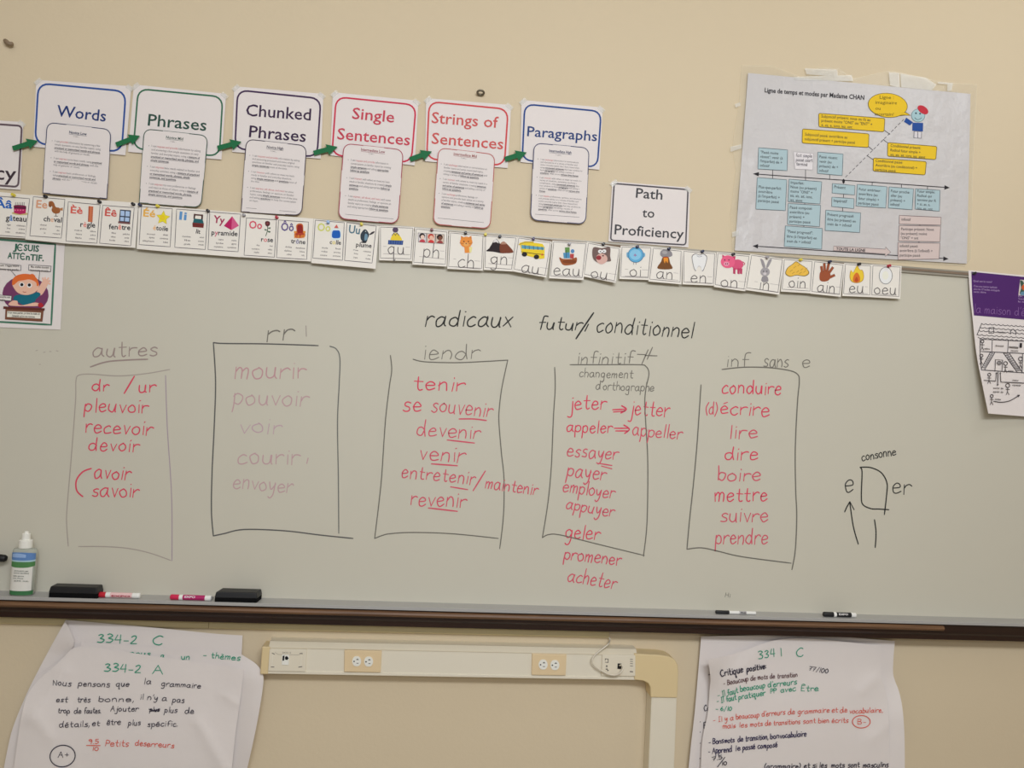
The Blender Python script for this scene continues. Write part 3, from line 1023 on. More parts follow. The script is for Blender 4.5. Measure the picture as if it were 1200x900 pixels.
GREEN = ink((34, 104, 66))
for (ax, ay, bx, by, lab) in [
        (14.8, 174, 44.5, 164.8, 'green paper arrow pointing right at the Words poster'),
        (136, 169.6, 164, 159, 'green paper arrow between the Words and Phrases posters'),
        (255, 173.6, 283, 166, 'green paper arrow between the Phrases and Chunked Phrases posters'),
        (367.6, 179.4, 395.6, 172, 'green paper arrow between the Chunked Phrases and Single Sentences posters'),
        (480.5, 186.8, 506.2, 177.4, 'green paper arrow between the Single Sentences and Strings of Sentences posters'),
        (591.8, 186.6, 617.4, 178.6, 'green paper arrow between the Strings of Sentences and Paragraphs posters')]:
    L = math.dist((ax, ay), (bx, by))
    ux, uy = (bx - ax) / L, (by - ay) / L
    nx, ny = -uy, ux
    hl, hw, bw = 12.5, 6.6, 2.9

    def q(s, n):
        return (ax + ux * s + nx * n, ay + uy * s + ny * n)
    pts = [q(0, -bw), q(L - hl, -bw), q(L - hl - 0.6, -hw), q(L, 0), q(L - hl + 0.6, hw), q(L - hl, bw), q(0, bw)]
    mb = MB(0.0125, 0)
    mb.poly(pts, GREEN)
    n = len(mb.v)
    mb.dfn = lambda x, y: 0.0095
    for p in pts:
        mb.pt(*p)
    k = mb.mi(GREEN)
    for i in range(n):
        j = (i + 1) % n
        mb.f.append([n - 1 - i, n - 1 - j if j else n - 1, n + j, n + i]); mb.m.append(k)
    tag(fix_normals(mb.build('paper_arrow', None)), lab, 'paper arrow', 'green arrows linking the path posters')

# ------------------------------------------------------------------ cards pinned along the top rail
def card_thing(label, sheet, d0, curl, group):
    tl, tr, br, bl = sheet
    t = thing('alphabet_card' if 'alphabet' in label else 'sound_card', label, 'card', P((tl[0] + tr[0]) / 2, (tl[1] + tr[1]) / 2, d0), group)
    H = ((bl[1] - tl[1]) + (br[1] - tr[1])) / 2
    sl = (tr[1] - tl[1]) / (tr[0] - tl[0])
    ca = curl if isinstance(curl, tuple) else (curl, curl)

    def dfn(x, y):
        v = (y - tl[1] - sl * (x - tl[0])) / H
        u = (x - tl[0]) / (tr[0] - tl[0])
        return d0 + (ca[0] * (1 - u) + ca[1] * u) * max(0, v) ** 1.6
    mb = MB(dfn, 0); mb.quad(tl, tr, br, bl, M_CARD, 10, 8); mb.build('sheet', t, 'white card', True)
    return t, dfn


def frame(t, dfn, f, col=(104, 98, 102), w=0.75):
    mb = MB(dfn, 0.0004); mb.ribbon(list(f), w, ink(col), closed=True); mb.build('frame_line', t)


GR_A = 'alphabet cards on the top rail'
GR_S = 'letter sound cards on the top rail'
INKY = (40, 36, 44)
SML = (120, 112, 112)


def letter_card(t, dfn, f, o, s, big, bx, bcol, wrd, wx, small, dots=True, hl=None, hcol=None):
    """One printed letter panel: f frame corners; crop origin o and scale s for coordinates; big letters, word, six small words."""
    frame(t, dfn, f)
    mb = MB(dfn, 0.0005); c = Crop(mb, o[0], o[1], s)
    c.T(bcol, big, bx[0], bx[1], bx[2], bx[3], 0.02, bx[4])
    mb.build('heading_text', t, 'large coloured letters')
    mb = MB(dfn, 0.0005); c = Crop(mb, o[0], o[1], s)
    # the word, with the letter it teaches in the card's colour
    x0, y0, x1, y1, cap = wx
    tot = advance(wrd)
    pos = 0.0
    for i, ch in enumerate(wrd):
        a = advance(wrd[:i]) if i else 0.0
        b = advance(wrd[:i + 1])
        xa = x0 + (x1 - x0) * a / tot
        xb = x0 + (x1 - x0) * (b - (b - a) * 0.08) / tot
        col = hcol if hl is not None and i == hl else INKY
        ya = y0 + (y1 - y0) * a / tot
        g0, g1 = extent(ch, 0.015)
        sc = (x1 - x0) / tot
        w = (g1 - g0) * sc
        mid = (xa + xb) / 2
        c.T(col, ch, mid - w / 2, ya, mid + w / 2, ya + (y1 - y0) * (b - a) / tot, 0.015, None)
    mb.build('word_text', t, 'printed word ' + wrd)
    mb = MB(dfn, 0.0005); c = Crop(mb, o[0], o[1], s)
    for body, x0, y0, x1, y1 in small:
        c.T(SML, body, x0, y0, x1, y1, 0.015, 1.75 * s)
    mb.build('small_text', t)


def draw(t, dfn, o, s, fn, label):
    """Build a printed picture on the plane that lies just above the card under it."""
    probe = MB(0.0, 0)
    fn(Crop(probe, o[0], o[1], s))
    xs, ys = [p[0] for p in probe.px], [p[1] for p in probe.px]
    xa, xb, ya, yb = min(xs), max(xs), min(ys), max(ys)
    d00, d10, d01 = dfn(xa, ya), dfn(xb, ya), dfn(xa, yb)
    gx, gy = (d10 - d00) / (xb - xa), (d01 - d00) / (yb - ya)
    aff = lambda x, y: d00 + gx * (x - xa) + gy * (y - ya)
    off = max(dfn(xa + (xb - xa) * i / 6, ya + (yb - ya) * j / 6) - aff(xa + (xb - xa) * i / 6, ya + (yb - ya) * j / 6) for i in range(7) for j in range(7))
    mb = MB(lambda x, y: aff(x, y) + off, 0.0004)
    fn(Crop(mb, o[0], o[1], s))
    mb.build('drawing', t, label)


BRN, ORG = (150, 92, 52), (222, 140, 62)

# --- the alphabet cards, left to right
o, s = (0, 215), 11.25
t, dfn = card_thing('alphabet card with an accented blue A and a pink birthday cake, leftmost card', [(-16, 223.4), (37.5, 228.8), (31, 279.4), (-21, 276.5)], 0.0252, 0.006, GR_A)
letter_card(t, dfn, [(-13, 229), (34.7, 232.8), (30, 278), (-18, 274.5)], o, s, 'Ââ', (-80, 312, 160, 330, 105), (38, 96, 176), 'gâteau', (78, 485, 352, 505, 60),
            [('âge', 92, 550, 142, 556), ('âne', 90, 596, 136, 602), ('mât', 68, 645, 132, 651), ('château', 216, 562, 332, 570), ('crâne', 245, 608, 326, 614), ('théâtre', 206, 656, 326, 664)], hl=1, hcol=(60, 120, 190))


def cake(c):
    c.E((190, 176, 120), 262, 395, 108, 22, 3)
    c.G((176, 40, 92), (182, 320), (345, 330), (336, 395), (262, 408), (184, 388))
    c.G((88, 28, 56), (180, 292), (346, 300), (345, 338), (182, 330))
    c.E((120, 34, 70), 264, 298, 82, 14, 3)
    for x in (205, 228, 250, 275, 298, 318):
        c.L((52, 44, 52), 8, (x, 250), (x - 2, 292))
    for x in (200, 235, 270, 305):
        c.E((214, 120, 150), x, 352, 11, 8)


draw(t, dfn, o, s, cake, 'pink cake with candles')

t, dfn = card_thing('alphabet card with a brown hen shape and the word cheval', [(36, 228.2), (77.3, 231.8), (74.2, 285), (29.5, 280.6)], 0.0262, 0.007, GR_A)
letter_card(t, dfn, [(39.1, 230.5), (76, 233.6), (71.8, 279), (35, 276.3)], o, s, 'Ee', (474, 318, 622, 330, 100), (206, 152, 122), 'cheval', (572, 495, 815, 515, 60),
            [('cheval', 526, 552, 612, 560), ('grelot', 526, 602, 612, 610), ('le', 580, 660, 600, 662), ('demi', 728, 574, 798, 580), ('de', 745, 626, 782, 630), ('renard', 695, 668, 790, 676)], hl=2, hcol=(214, 170, 140))


def hen(c):
    c.S(BRN, (645, 240), (690, 235), (715, 265), (735, 310), (780, 320), (795, 345), (785, 385), (740, 398), (700, 385), (680, 350), (690, 310), (668, 290), (645, 285))
    c.S((134, 80, 46), (645, 262), (680, 280), (670, 312), (642, 300))
    c.G((176, 120, 78), (782, 330), (828, 318), (826, 360), (790, 352))
    c.L((66, 46, 34), 9, (738, 396), (738, 428))
    c.L((66, 46, 34), 8, (716, 430), (760, 432))
    c.E((60, 40, 30), 672, 258, 5, 5)


draw(t, dfn, o, s, hen, 'brown bird-shaped drawing')

o, s = (80, 225), 12
t, dfn = card_thing('wide alphabet card with règle and fenêtre panels, red letters', [(76.8, 231.4), (162.3, 237.8), (158.6, 290.5), (73.5, 285)], 0.0256, 0.007, GR_A)
letter_card(t, dfn, [(80, 236.5), (117.3, 240), (113.6, 285), (77.3, 282.6)], o, s, 'Èè', (30, 295, 200, 308, 92), (206, 92, 82), 'règle', (168, 488, 382, 500, 62),
            [('mère', 88, 545, 192, 552), ('lièvre', 108, 600, 190, 606), ('flèche', 96, 652, 188, 658), ('zèbre', 306, 560, 386, 566), ('père', 312, 612, 384, 618), ('crème', 294, 664, 376, 670)], hl=1, hcol=(220, 130, 120))


def ruler(c):
    c.G((196, 112, 78), (286, 198), (352, 204), (340, 424), (276, 418))
    c.G((164, 76, 54), (286, 198), (300, 199), (290, 420), (276, 418))
    for k in range(9):
        c.L((120, 60, 46), 5, (330, 222 + 22 * k), (349 - k * 1.1, 223 + 22 * k))


draw(t, dfn, o, s, ruler, 'orange-brown wooden ruler')
letter_card(t, dfn, [(120.4, 240.6), (157.3, 243.4), (153.2, 288), (116.7, 285)], o, s, 'Êê', (512, 333, 680, 346, 92), (196, 84, 76), 'fenêtre', (574, 520, 875, 535, 62),
            [('fête', 606, 584, 670, 590), ('tête', 596, 636, 666, 642), ('forêt', 576, 686, 658, 692), ('pêche', 768, 600, 862, 606), ('arrêt', 790, 652, 854, 658), ('rêve', 788, 700, 850, 706)], hl=3, hcol=(220, 130, 120))


def windowpic(c):
    c.G((50, 56, 74), (728, 246), (882, 258), (868, 430), (712, 418))
    for a, b in (((738, 262), (792, 338)), ((806, 268), (866, 344)), ((732, 350), (786, 410)), ((800, 356), (858, 416))):
        c.G((166, 190, 222), a, (b[0], a[1] + 5), (b[0] - 4, b[1]), (a[0] - 4, b[1] - 4))
    c.G((112, 74, 74), (704, 412), (872, 430), (868, 454), (700, 438))


draw(t, dfn, o, s, windowpic, 'dark framed window with blue panes')

o, s = (155, 230), 12
t, dfn = card_thing('alphabet card with a yellow star and the word étoile', [(162.6, 239.4), (205.4, 243.2), (202, 295.6), (160.2, 291.6)], 0.0264, 0.0075, GR_A)
letter_card(t, dfn, [(165.8, 242.2), (202, 244.6), (199.4, 289.2), (163, 286.6)], o, s, 'Éé', (152, 280, 322, 295, 95), (222, 170, 76), 'étoile', (290, 470, 505, 490, 62),
            [('écureuil', 205, 538, 318, 546), ('épée', 236, 588, 312, 594), ('éléphant', 145, 634, 308, 644), ('été', 432, 550, 500, 556), ('cinéma', 384, 600, 504, 608), ('bébé', 436, 654, 500, 660)], hl=0, hcol=(228, 170, 110))


def star(c):
    pts = []
    for i in range(10):
        r = 104 if i % 2 == 0 else 52
        a = math.radians(-84 + 36 * i)
        pts.append((432 + r * math.cos(a), 304 + r * math.sin(a)))
    c.G((196, 170, 60), *pts)
    c.G((240, 210, 50), *[(432 + (x - 432) * 0.88, 304 + (y - 304) * 0.88) for x, y in pts])
    c.E((246, 196, 40), 426, 300, 38, 36)


draw(t, dfn, o, s, star, 'yellow star')

t, dfn = card_thing('wide alphabet card with lit and pyramide panels', [(204.6, 242.8), (283.6, 249.2), (281.8, 301.4), (201.6, 295.4)], 0.0256, 0.007, GR_A)
letter_card(t, dfn, [(207, 245), (243.4, 247.8), (240.6, 292.4), (204.8, 289.8)], o, s, 'Ii', (658, 325, 762, 335, 110), (92, 142, 192), 'lit', (888, 520, 955, 528, 62),
            [('cheminée', 700, 572, 822, 580), ('île', 724, 626, 818, 632), ('girafe', 726, 680, 814, 686), ('ami', 946, 584, 1006, 590), ('souris', 926, 638, 1004, 644), ('midi', 930, 688, 1002, 694)])


def bed(c):
    c.G((70, 46, 44), (866, 246), (890, 248), (884, 320), (860, 318))
    c.G((70, 46, 44), (970, 255), (996, 258), (992, 330), (966, 328))
    c.G((86, 56, 52), (870, 248), (990, 258), (988, 278), (870, 268))
    c.G((224, 218, 208), (886, 276), (972, 284), (968, 322), (882, 314))
    c.G((34, 92, 100), (868, 312), (990, 326), (1006, 384), (852, 372))
    c.G((110, 44, 42), (846, 370), (1008, 384), (1000, 444), (848, 432))
    c.L((80, 30, 30), 8, (848, 400), (1004, 412))


draw(t, dfn, o, s, bed, 'bed with a teal cover')
o, s = (240, 240), 12
letter_card(t, dfn, [(245.8, 248.4), (282, 251), (279, 295), (243.8, 292.6)], o, s, 'Yy', (115, 248, 275, 268, 100), (158, 46, 84), 'pyramide', (92, 420, 462, 440, 62),
            [('cygne', 190, 494, 262, 500), ('lycée', 158, 546, 260, 552), ('mystère', 130, 596, 256, 604), ('stylo', 376, 508, 446, 514), ('gym', 376, 556, 442, 562), ('système', 318, 606, 440, 614)], hl=1, hcol=(190, 90, 110))


def pyramid(c):
    c.G((176, 34, 92), (385, 160), (372, 356), (268, 296))
    c.G((202, 88, 132), (385, 160), (480, 294), (372, 356))


draw(t, dfn, o, s, pyramid, 'magenta pyramid')

t, dfn = card_thing('wide alphabet card with rose and trône panels', [(283.2, 249.4), (367.4, 256.2), (364.4, 306.4), (281.4, 301.2)], 0.0264, 0.0065, GR_A)
letter_card(t, dfn, [(288.8, 255.2), (324, 257.6), (321.6, 301.4), (286, 299)], o, s, 'Oo', (620, 330, 804, 340, 105), (206, 86, 104), 'rose', (790, 515, 962, 525, 62),
            [('dos', 726, 575, 770, 580), ('numéro', 660, 626, 768, 634), ('stylo', 690, 674, 764, 680), ('mot', 910, 586, 954, 590), ('vélo', 884, 636, 946, 642), ('zéro', 884, 686, 944, 692)], hl=1, hcol=(206, 100, 110))


def rose(c):
    c.S((86, 44, 48), (850, 240), (885, 228), (915, 245), (912, 285), (880, 305), (852, 285))
    c.E((120, 60, 62), 882, 262, 16, 14)
    c.L((66, 92, 66), 10, (882, 300), (884, 350), (870, 400), (856, 438), sm=True)
    c.S((66, 96, 72), (886, 325), (925, 318), (915, 340))
    c.S((66, 96, 72), (880, 355), (842, 340), (846, 360))
    c.S((66, 96, 72), (878, 372), (922, 372), (912, 392))


draw(t, dfn, o, s, rose, 'dark red rose with green leaves')
o, s = (325, 245), 10
letter_card(t, dfn, [(326.5, 257.8), (361.5, 260.2), (359.4, 304), (324, 301.8)], o, s, 'Ôô', (42, 252, 192, 258, 92), (98, 84, 134), 'trône', (160, 398, 330, 412, 52),
            [('drôle', 92, 450, 170, 456), ('diplôme', 82, 494, 166, 500), ('rôti', 110, 538, 164, 542), ('fantôme', 216, 462, 324, 468), ('icône', 260, 504, 320, 510), ('tôt', 282, 548, 318, 552)], hl=2, hcol=(110, 110, 150))


def throne(c):
    c.S((190, 100, 50), (222, 190), (262, 168), (300, 185), (306, 260), (322, 265), (318, 330), (205, 335), (206, 262), (224, 258))
    c.S((140, 36, 34), (234, 200), (262, 184), (292, 198), (294, 290), (240, 292))
    c.S((168, 60, 44), (226, 282), (300, 282), (302, 306), (224, 306))
    for a, b in ((200, 262), (310, 262)):
        c.E((214, 140, 60), a + 8, b + 8, 14, 14)
    for x in (204, 246, 290, 312):
        c.L((214, 140, 60), 12, (x, 305), (x - 2, 338))


draw(t, dfn, o, s, throne, 'red and gold throne')

t, dfn = card_thing('wide alphabet card with colle and plume panels, next to the first sound card', [(367.6, 256.4), (444.2, 264.6), (440.2, 315), (364.8, 308.2)], 0.0258, (0.007, 0.014), GR_A)
letter_card(t, dfn, [(369.5, 258), (403.4, 261), (401.4, 305), (366.6, 302.4)], o, s, 'Oo', (468, 255, 622, 262, 90), (200, 202, 110), 'colle', (612, 408, 748, 418, 52),
            [('école', 522, 460, 592, 466), ('robe', 516, 502, 586, 508), ('octobre', 500, 546, 582, 552), ('bol', 682, 470, 740, 476), ('porte', 662, 512, 738, 520), ('pomme', 652, 554, 738, 562)], hl=1, hcol=(214, 196, 90))


def glue(c):
    c.G((196, 96, 88), (694, 180), (718, 224), (664, 222))
    c.S((206, 220, 234), (640, 240), (690, 226), (740, 240), (746, 345), (690, 362), (634, 345))
    c.S((32, 92, 176), (648, 258), (690, 250), (732, 258), (736, 330), (690, 342), (642, 330))


draw(t, dfn, o, s, glue, 'blue glue bottle with a red tip')
letter_card(t, dfn, [(406.6, 260.8), (441, 265), (436, 308.2), (403.8, 305.2)], o, s, 'Uu', (834, 278, 964, 294, 92), (84, 116, 132), 'plume', (920, 440, 1106, 455, 55),
            [('rue', 890, 484, 946, 492), ('lune', 898, 526, 944, 534), ('jupe', 892, 570, 940, 578), ('costume', 1006, 500, 1096, 510), ('jus', 1056, 546, 1094, 552), ('musée', 1034, 586, 1090, 594)])


def pen_bird(c):
    c.S((52, 62, 72), (990, 270), (1020, 238), (1050, 250), (1075, 300), (1060, 345), (1045, 385), (1005, 385), (978, 350), (975, 300))
    c.S((110, 142, 162), (1030, 290), (1058, 305), (1050, 360), (1020, 360))
    c.E((40, 40, 44), 1010, 390, 34, 8, 5)
    c.S((48, 44, 50), (1080, 295), (1110, 268), (1142, 262), (1125, 285), (1090, 302))
    c.L((60, 50, 60), 6, (1062, 305), (1100, 285), (1138, 264))
    c.E((200, 205, 205), 1035, 262, 6, 6)


draw(t, dfn, o, s, pen_bird, 'dark blue-grey bird-like ink pot with a feather')

# --- the letter-sound cards
LET = (86, 80, 80)
GUIDE = (150, 142, 142)


def sound(label, sheet, d0, curl, letters, lx, o, s, fn, plabel, inset=1.3, fr=True):
    t, dfn = card_thing(label, sheet, d0, curl, GR_S)
    tl, tr, br, bl = sheet
    if fr:
        k = inset
        frame(t, dfn, [(tl[0] + k + 0.3, tl[1] + k + 0.2), (tr[0] - k - 0.3, tr[1] + k), (br[0] - k - 0.3, br[1] - k - 1.4), (bl[0] + k + 0.3, bl[1] - k - 1.4)], (112, 106, 108), 0.6)
    mb = MB(dfn, 0.0004)
    sl = (tr[1] - tl[1]) / (tr[0] - tl[0])
    x0, y0, x1, xh = lx
    for dy, w in ((0, 0.5), (-xh, 0.45)):
        for a, b in ((tl[0] + 5, x0 - 1.5 if dy else tr[0] - 6), (x1 + 1.5, tr[0] - 5)):
            if b - a > 3:
                mb.ribbon([(a, y0 + dy + (a - x0) * sl), (b, y0 + dy + (b - x0) * sl)], w, ink(GUIDE))
    mb.build('guide_line', t)
    mb = MB(dfn, 0.0006)
    mb.hand(letters, x0, y0, x1, y0 + (x1 - x0) * sl, xh, ink(LET), 1.1, 0.0, 0.0)
    mb.build('letter_text', t, 'large thin letters ' + letters)
    draw(t, dfn, o, s, fn, plabel)
    return t


c6, c7, c8, c9 = (380, 220), (560, 220), (700, 200), (860, 230)


def hat(c):
    c.S((228, 196, 60), (470, 370), (478, 335), (500, 318), (525, 330), (545, 372))
    c.L((60, 56, 66), 7, (478, 335), (490, 318), (500, 335), (512, 318), (525, 335))
    c.G((52, 76, 132), (450, 368), (556, 372), (552, 402), (448, 398))
    for k in range(6):
        c.L((84, 110, 164), 5, (460 + 17 * k, 372), (458 + 17 * k, 398))
    c.E((86, 70, 96), 500, 296, 20, 19)


sound('sound card qu with a yellow and blue winter hat', [(444.3, 264.6), (485.4, 266), (483, 306), (444.3, 305)], 0.0256, 0.006, 'qu', (454.5, 297.5, 474, 8.6), c6, 6, hat, 'yellow and blue knitted hat')


def kids(c):
    for i, (bg, hair, skin, top) in enumerate((((206, 200, 202), (40, 34, 38), (232, 196, 182), (186, 70, 80)), ((216, 190, 176), (186, 70, 60), (228, 180, 158), (200, 60, 60)), ((206, 186, 170), (50, 36, 34), (118, 74, 58), (150, 70, 70)))):
        x = 690 + 62 * i
        y = 348 + 4 * i
        c.G((92, 86, 90), (x - 32, y - 32), (x + 30, y - 28), (x + 28, y + 40), (x - 30, y + 34))
        c.G(bg, (x - 29, y - 29), (x + 27, y - 25), (x + 25, y + 37), (x - 27, y + 31))
        c.E(hair, x - 2, y - 8, 21, 20)
        c.E(skin, x + 1, y - 1, 14, 15)
        c.S(top, (x - 20, y + 32), (x - 10, y + 16), (x + 10, y + 17), (x + 20, y + 34))


sound('sound card ph with three small photos of faces', [(486.4, 266.8), (525.4, 270.6), (523.5, 312.4), (483.2, 310)], 0.0264, 0.008, 'ph', (495.5, 301, 514, 9), c6, 6, kids, 'three small portraits in a row')


def cat(c):
    c.G((204, 122, 60), (958, 385), (962, 338), (985, 352), (1010, 350), (1034, 338), (1040, 385))
    c.E((222, 140, 66), 998, 382, 44, 38)
    c.E((232, 164, 96), 998, 398, 20, 14)
    c.E((60, 44, 40), 982, 378, 4, 5); c.E((60, 44, 40), 1014, 378, 4, 5); c.E((120, 60, 50), 998, 392, 5, 4)
    c.G((222, 140, 66), (984, 412), (1030, 412), (1026, 458), (988, 458))
    c.G((240, 214, 150), (1018, 415), (1040, 418), (1034, 455), (1020, 455))
    for x in (-1, 1):
        c.L((140, 84, 50), 3, (998 + 16 * x, 395), (998 + 46 * x, 388))


sound('sound card ch with an orange cat', [(526.4, 271.4), (567.6, 275), (566, 317.2), (524.2, 315)], 0.0256, 0.007, 'ch', (536, 313, 555, 9.2), c6, 6, cat, 'orange cat head')


def mountains(c):
    c.S((44, 36, 40), (58, 445), (80, 425), (120, 362), (145, 375), (172, 430), (175, 460), (110, 450))
    c.S((212, 208, 206), (108, 385), (122, 360), (140, 372), (146, 390), (128, 382))
    c.S((116, 62, 44), (158, 455), (155, 400), (180, 378), (205, 395), (245, 440), (245, 456), (200, 460))
    c.S((170, 128, 108), (160, 396), (178, 378), (205, 394), (184, 398))


sound('sound card gn with a black and a brown mountain', [(567.4, 275), (606.2, 277.6), (601, 318.2), (567, 316.2)], 0.0264, 0.008, 'gn', (574.5, 309, 594.5, 8.4), c7, 6, mountains, 'two mountains')


def bus(c):
    c.G((228, 196, 50), (292, 388), (330, 378), (455, 395), (470, 420), (468, 496), (440, 500), (310, 470), (300, 415))
    c.G((92, 152, 172), (305, 402), (465, 418), (466, 438), (308, 428))
    for k in range(5):
        c.L((60, 60, 66), 5, (330 + 30 * k, 404 + 3 * k), (332 + 30 * k, 430 + 2 * k))
    c.L((90, 80, 40), 5, (306, 450), (400, 464), (466, 470))
    c.E((40, 38, 42), 328, 468, 19, 16); c.E((40, 38, 42), 412, 486, 19, 16)
    c.E((196, 90, 60), 452, 470, 7, 7)
    c.L((188, 160, 60), 10, (290, 400), (330, 382), (390, 382))


sound('sound card au with a yellow bus, brown cork showing above it', [(606.4, 277.4), (646.6, 283.2), (640.2, 325.2), (601, 318)], 0.0272, 0.012, 'au', (610.5, 318.6, 631.5, 8.4), c7, 6, bus, 'yellow school bus')


def boat(c):
    c.S((150, 84, 48), (572, 490), (600, 500), (660, 500), (694, 490), (690, 530), (640, 545), (595, 540))
    c.S((122, 64, 36), (600, 512), (685, 510), (680, 530), (610, 530))
    c.G((76, 138, 178), (600, 458), (645, 454), (648, 495), (604, 496))
    c.G((98, 140, 76), (612, 420), (645, 418), (646, 454), (614, 456))
    c.G((176, 70, 70), (648, 465), (676, 465), (674, 498), (648, 496))
    c.E((86, 130, 176), 666, 446, 13, 14)
    c.L((60, 56, 60), 4, (622, 440), (622, 494))


sound('sound card eau with a brown boat full of boxes', [(647.4, 281.8), (688.2, 284.4), (683.8, 328.2), (643.4, 326)], 0.0256, 0.009, 'eau', (648.3, 322, 679.6, 8.2), c7, 6, boat, 'brown boat carrying boxes')


def owl(c):
    c.S((112, 92, 88), (812, 420), (870, 425), (928, 418), (930, 480), (935, 515), (905, 520), (880, 535), (840, 525), (808, 490))
    c.S((206, 168, 158), (835, 480), (870, 462), (905, 480), (908, 515), (872, 538), (838, 520))
    c.E((232, 228, 224), 860, 448, 15, 13); c.E((232, 228, 224), 888, 446, 15, 13)
    c.E((50, 40, 42), 862, 449, 4, 4); c.E((50, 40, 42), 886, 447, 4, 4)
    c.E((146, 54, 60), 850, 492, 18, 16)
    c.E((90, 60, 60), 880, 478, 7, 5)


sound('sound card ou with a grey-brown animal head with white eyes', [(688, 283.6), (727.4, 290.2), (721.6, 331.6), (683, 323.8)], 0.0266, (0.006, 0.014), 'ou', (692, 325, 711.5, 8.2), c7, 6, owl, 'grey-brown animal head')


def fish(c):
    c.S((112, 166, 198), (206, 598), (208, 575), (225, 580), (232, 600), (215, 612))
    c.S((112, 166, 198), (310, 585), (332, 578), (336, 600), (316, 612))
    c.E((96, 166, 206), 270, 592, 54, 53)
    c.E((132, 190, 220), 268, 590, 40, 38)
    c.O((70, 104, 140), 270, 592, 54, 53, 4)
    c.G((146, 130, 168), (265, 582), (278, 596), (266, 604), (254, 596))
    c.L((110, 110, 116), 4, (255, 645), (255, 660)); c.L((110, 110, 116), 4, (272, 645), (272, 660))


sound('sound card oi with a round pale blue bird', [(727.4, 287.8), (764.3, 289.2), (761, 328.2), (725.8, 326.8)], 0.0256, 0.006, 'oi', (737.7, 323.6, 751, 8), c8, 6, fish, 'round pale blue bird')


def volcano(c):
    c.S((136, 132, 136), (442, 590), (450, 562), (490, 552), (520, 570), (526, 598), (490, 610), (460, 608))
    c.E((164, 160, 162), 474, 575, 18, 12)
    c.S((116, 74, 40), (424, 688), (448, 640), (462, 608), (500, 608), (512, 650), (525, 690))
    c.S((220, 140, 50), (466, 615), (496, 615), (494, 650), (482, 634), (474, 652))
    c.L((200, 60, 40), 5, (462, 610), (500, 610))


sound('sound card an with a brown volcano and grey smoke', [(764.2, 289.4), (799.8, 293), (798.6, 333.2), (759.8, 329.8)], 0.0266, 0.008, 'an', (768.8, 325.8, 788, 8.2), c8, 6, volcano, 'brown volcano under a grey cloud')


def tooth(c):
    P_ = [(665, 600), (690, 582), (718, 592), (745, 584), (770, 602), (768, 640), (752, 690), (738, 708), (728, 680), (714, 672), (702, 684), (692, 706), (680, 690), (668, 640)]
    c.S((104, 100, 104), *P_)
    c.S((226, 224, 222), *[(717 + (x - 717) * 0.92, 645 + (y - 645) * 0.93) for x, y in P_])
    c.L((150, 150, 160), 4, (700, 598), (718, 606), (736, 600), sm=True)


sound('sound card en with a white tooth', [(799.8, 293), (839.2, 296), (837.4, 334.8), (799.8, 333.2)], 0.0256, 0.006, 'en', (809, 330.6, 827.5, 8), c8, 6, tooth, 'white tooth with a grey outline')


def pig(c):
    c.E((206, 84, 120), 985, 660, 42, 36)
    for x in (955, 985, 1003):
        c.G((180, 60, 96), (x, 685), (x + 17, 688), (x + 15, 728), (x, 724))
    c.G((190, 62, 100), (880, 622), (878, 590), (905, 605)); c.G((190, 62, 100), (945, 605), (972, 600), (968, 632))
    c.E((222, 96, 132), 918, 640, 50, 45)
    c.E((236, 150, 172), 908, 655, 20, 15)
    c.E((120, 40, 70), 902, 655, 4, 5); c.E((120, 40, 70), 915, 655, 4, 5)
    c.E((60, 40, 50), 896, 628, 4, 5); c.E((60, 40, 50), 925, 628, 4, 5)
    c.L((190, 62, 100), 5, (1022, 640), (1036, 652), (1030, 664), sm=True)


sound('sound card on with a pink pig', [(839.8, 295.4), (879.4, 299.2), (873.4, 341.4), (836.6, 336.2)], 0.0266, 0.009, 'on', (844.3, 335.8, 864.2, 8.2), c8, 6, pig, 'pink pig')


def rabbit(c):
    c.S((146, 142, 146), (205, 500), (190, 455), (186, 440), (205, 448), (222, 495))
    c.S((146, 142, 146), (228, 495), (245, 450), (265, 440), (262, 460), (240, 500))
    c.E((156, 152, 156), 220, 532, 33, 31)
    c.S((140, 136, 140), (200, 565), (235, 565), (240, 600), (198, 600))
    c.E((196, 190, 192), 218, 545, 12, 10)
    c.E((60, 56, 60), 208, 528, 4, 4); c.E((60, 56, 60), 232, 528, 4, 4)


sound('sound card in with a grey rabbit', [(879.2, 297.6), (918.4, 303.2), (913.2, 345.4), (873.2, 339.8)], 0.0256, 0.01, 'in', (889.2, 339, 901, 8.4), c9, 6, rabbit, 'grey rabbit')


def hay(c):
    P_ = [(362, 545), (375, 505), (410, 478), (438, 458), (470, 478), (510, 505), (530, 540), (500, 562), (440, 556), (395, 566)]
    c.S((110, 88, 40), *P_)
    c.S((226, 180, 76), *[(446 + (x - 446) * 0.94, 512 + (y - 512) * 0.92) for x, y in P_])
    for a, b in ((395, 530), (420, 505), (450, 490), (470, 520), (440, 535), (490, 535), (500, 515), (410, 545), (460, 545)):
        c.L((168, 122, 46), 4, (a, b), (a + 16, b - 12))


sound('sound card oin with a yellow pile of hay', [(917.6, 302.6), (953.4, 305.2), (950.8, 343.8), (915, 341.6)], 0.0266, 0.007, 'oin', (924.2, 336.4, 944, 7.6), c9, 6, hay, 'yellow pile of hay')


def hand_pic(c):
    sk = (150, 80, 52)
    c.S(sk, (602, 560), (610, 530), (640, 525), (672, 535), (680, 565), (665, 592), (630, 600), (606, 590))
    for a, b in (((622, 540), (616, 498)), ((640, 530), (636, 478)), ((656, 532), (666, 480)), ((668, 540), (694, 504)), ((670, 572), (704, 556))):
        c.L((112, 56, 38), 24, a, b)
        c.L(sk, 19, a, b)
    c.S(sk, (608, 560), (618, 535), (645, 530), (668, 540), (674, 565), (655, 588), (630, 594))


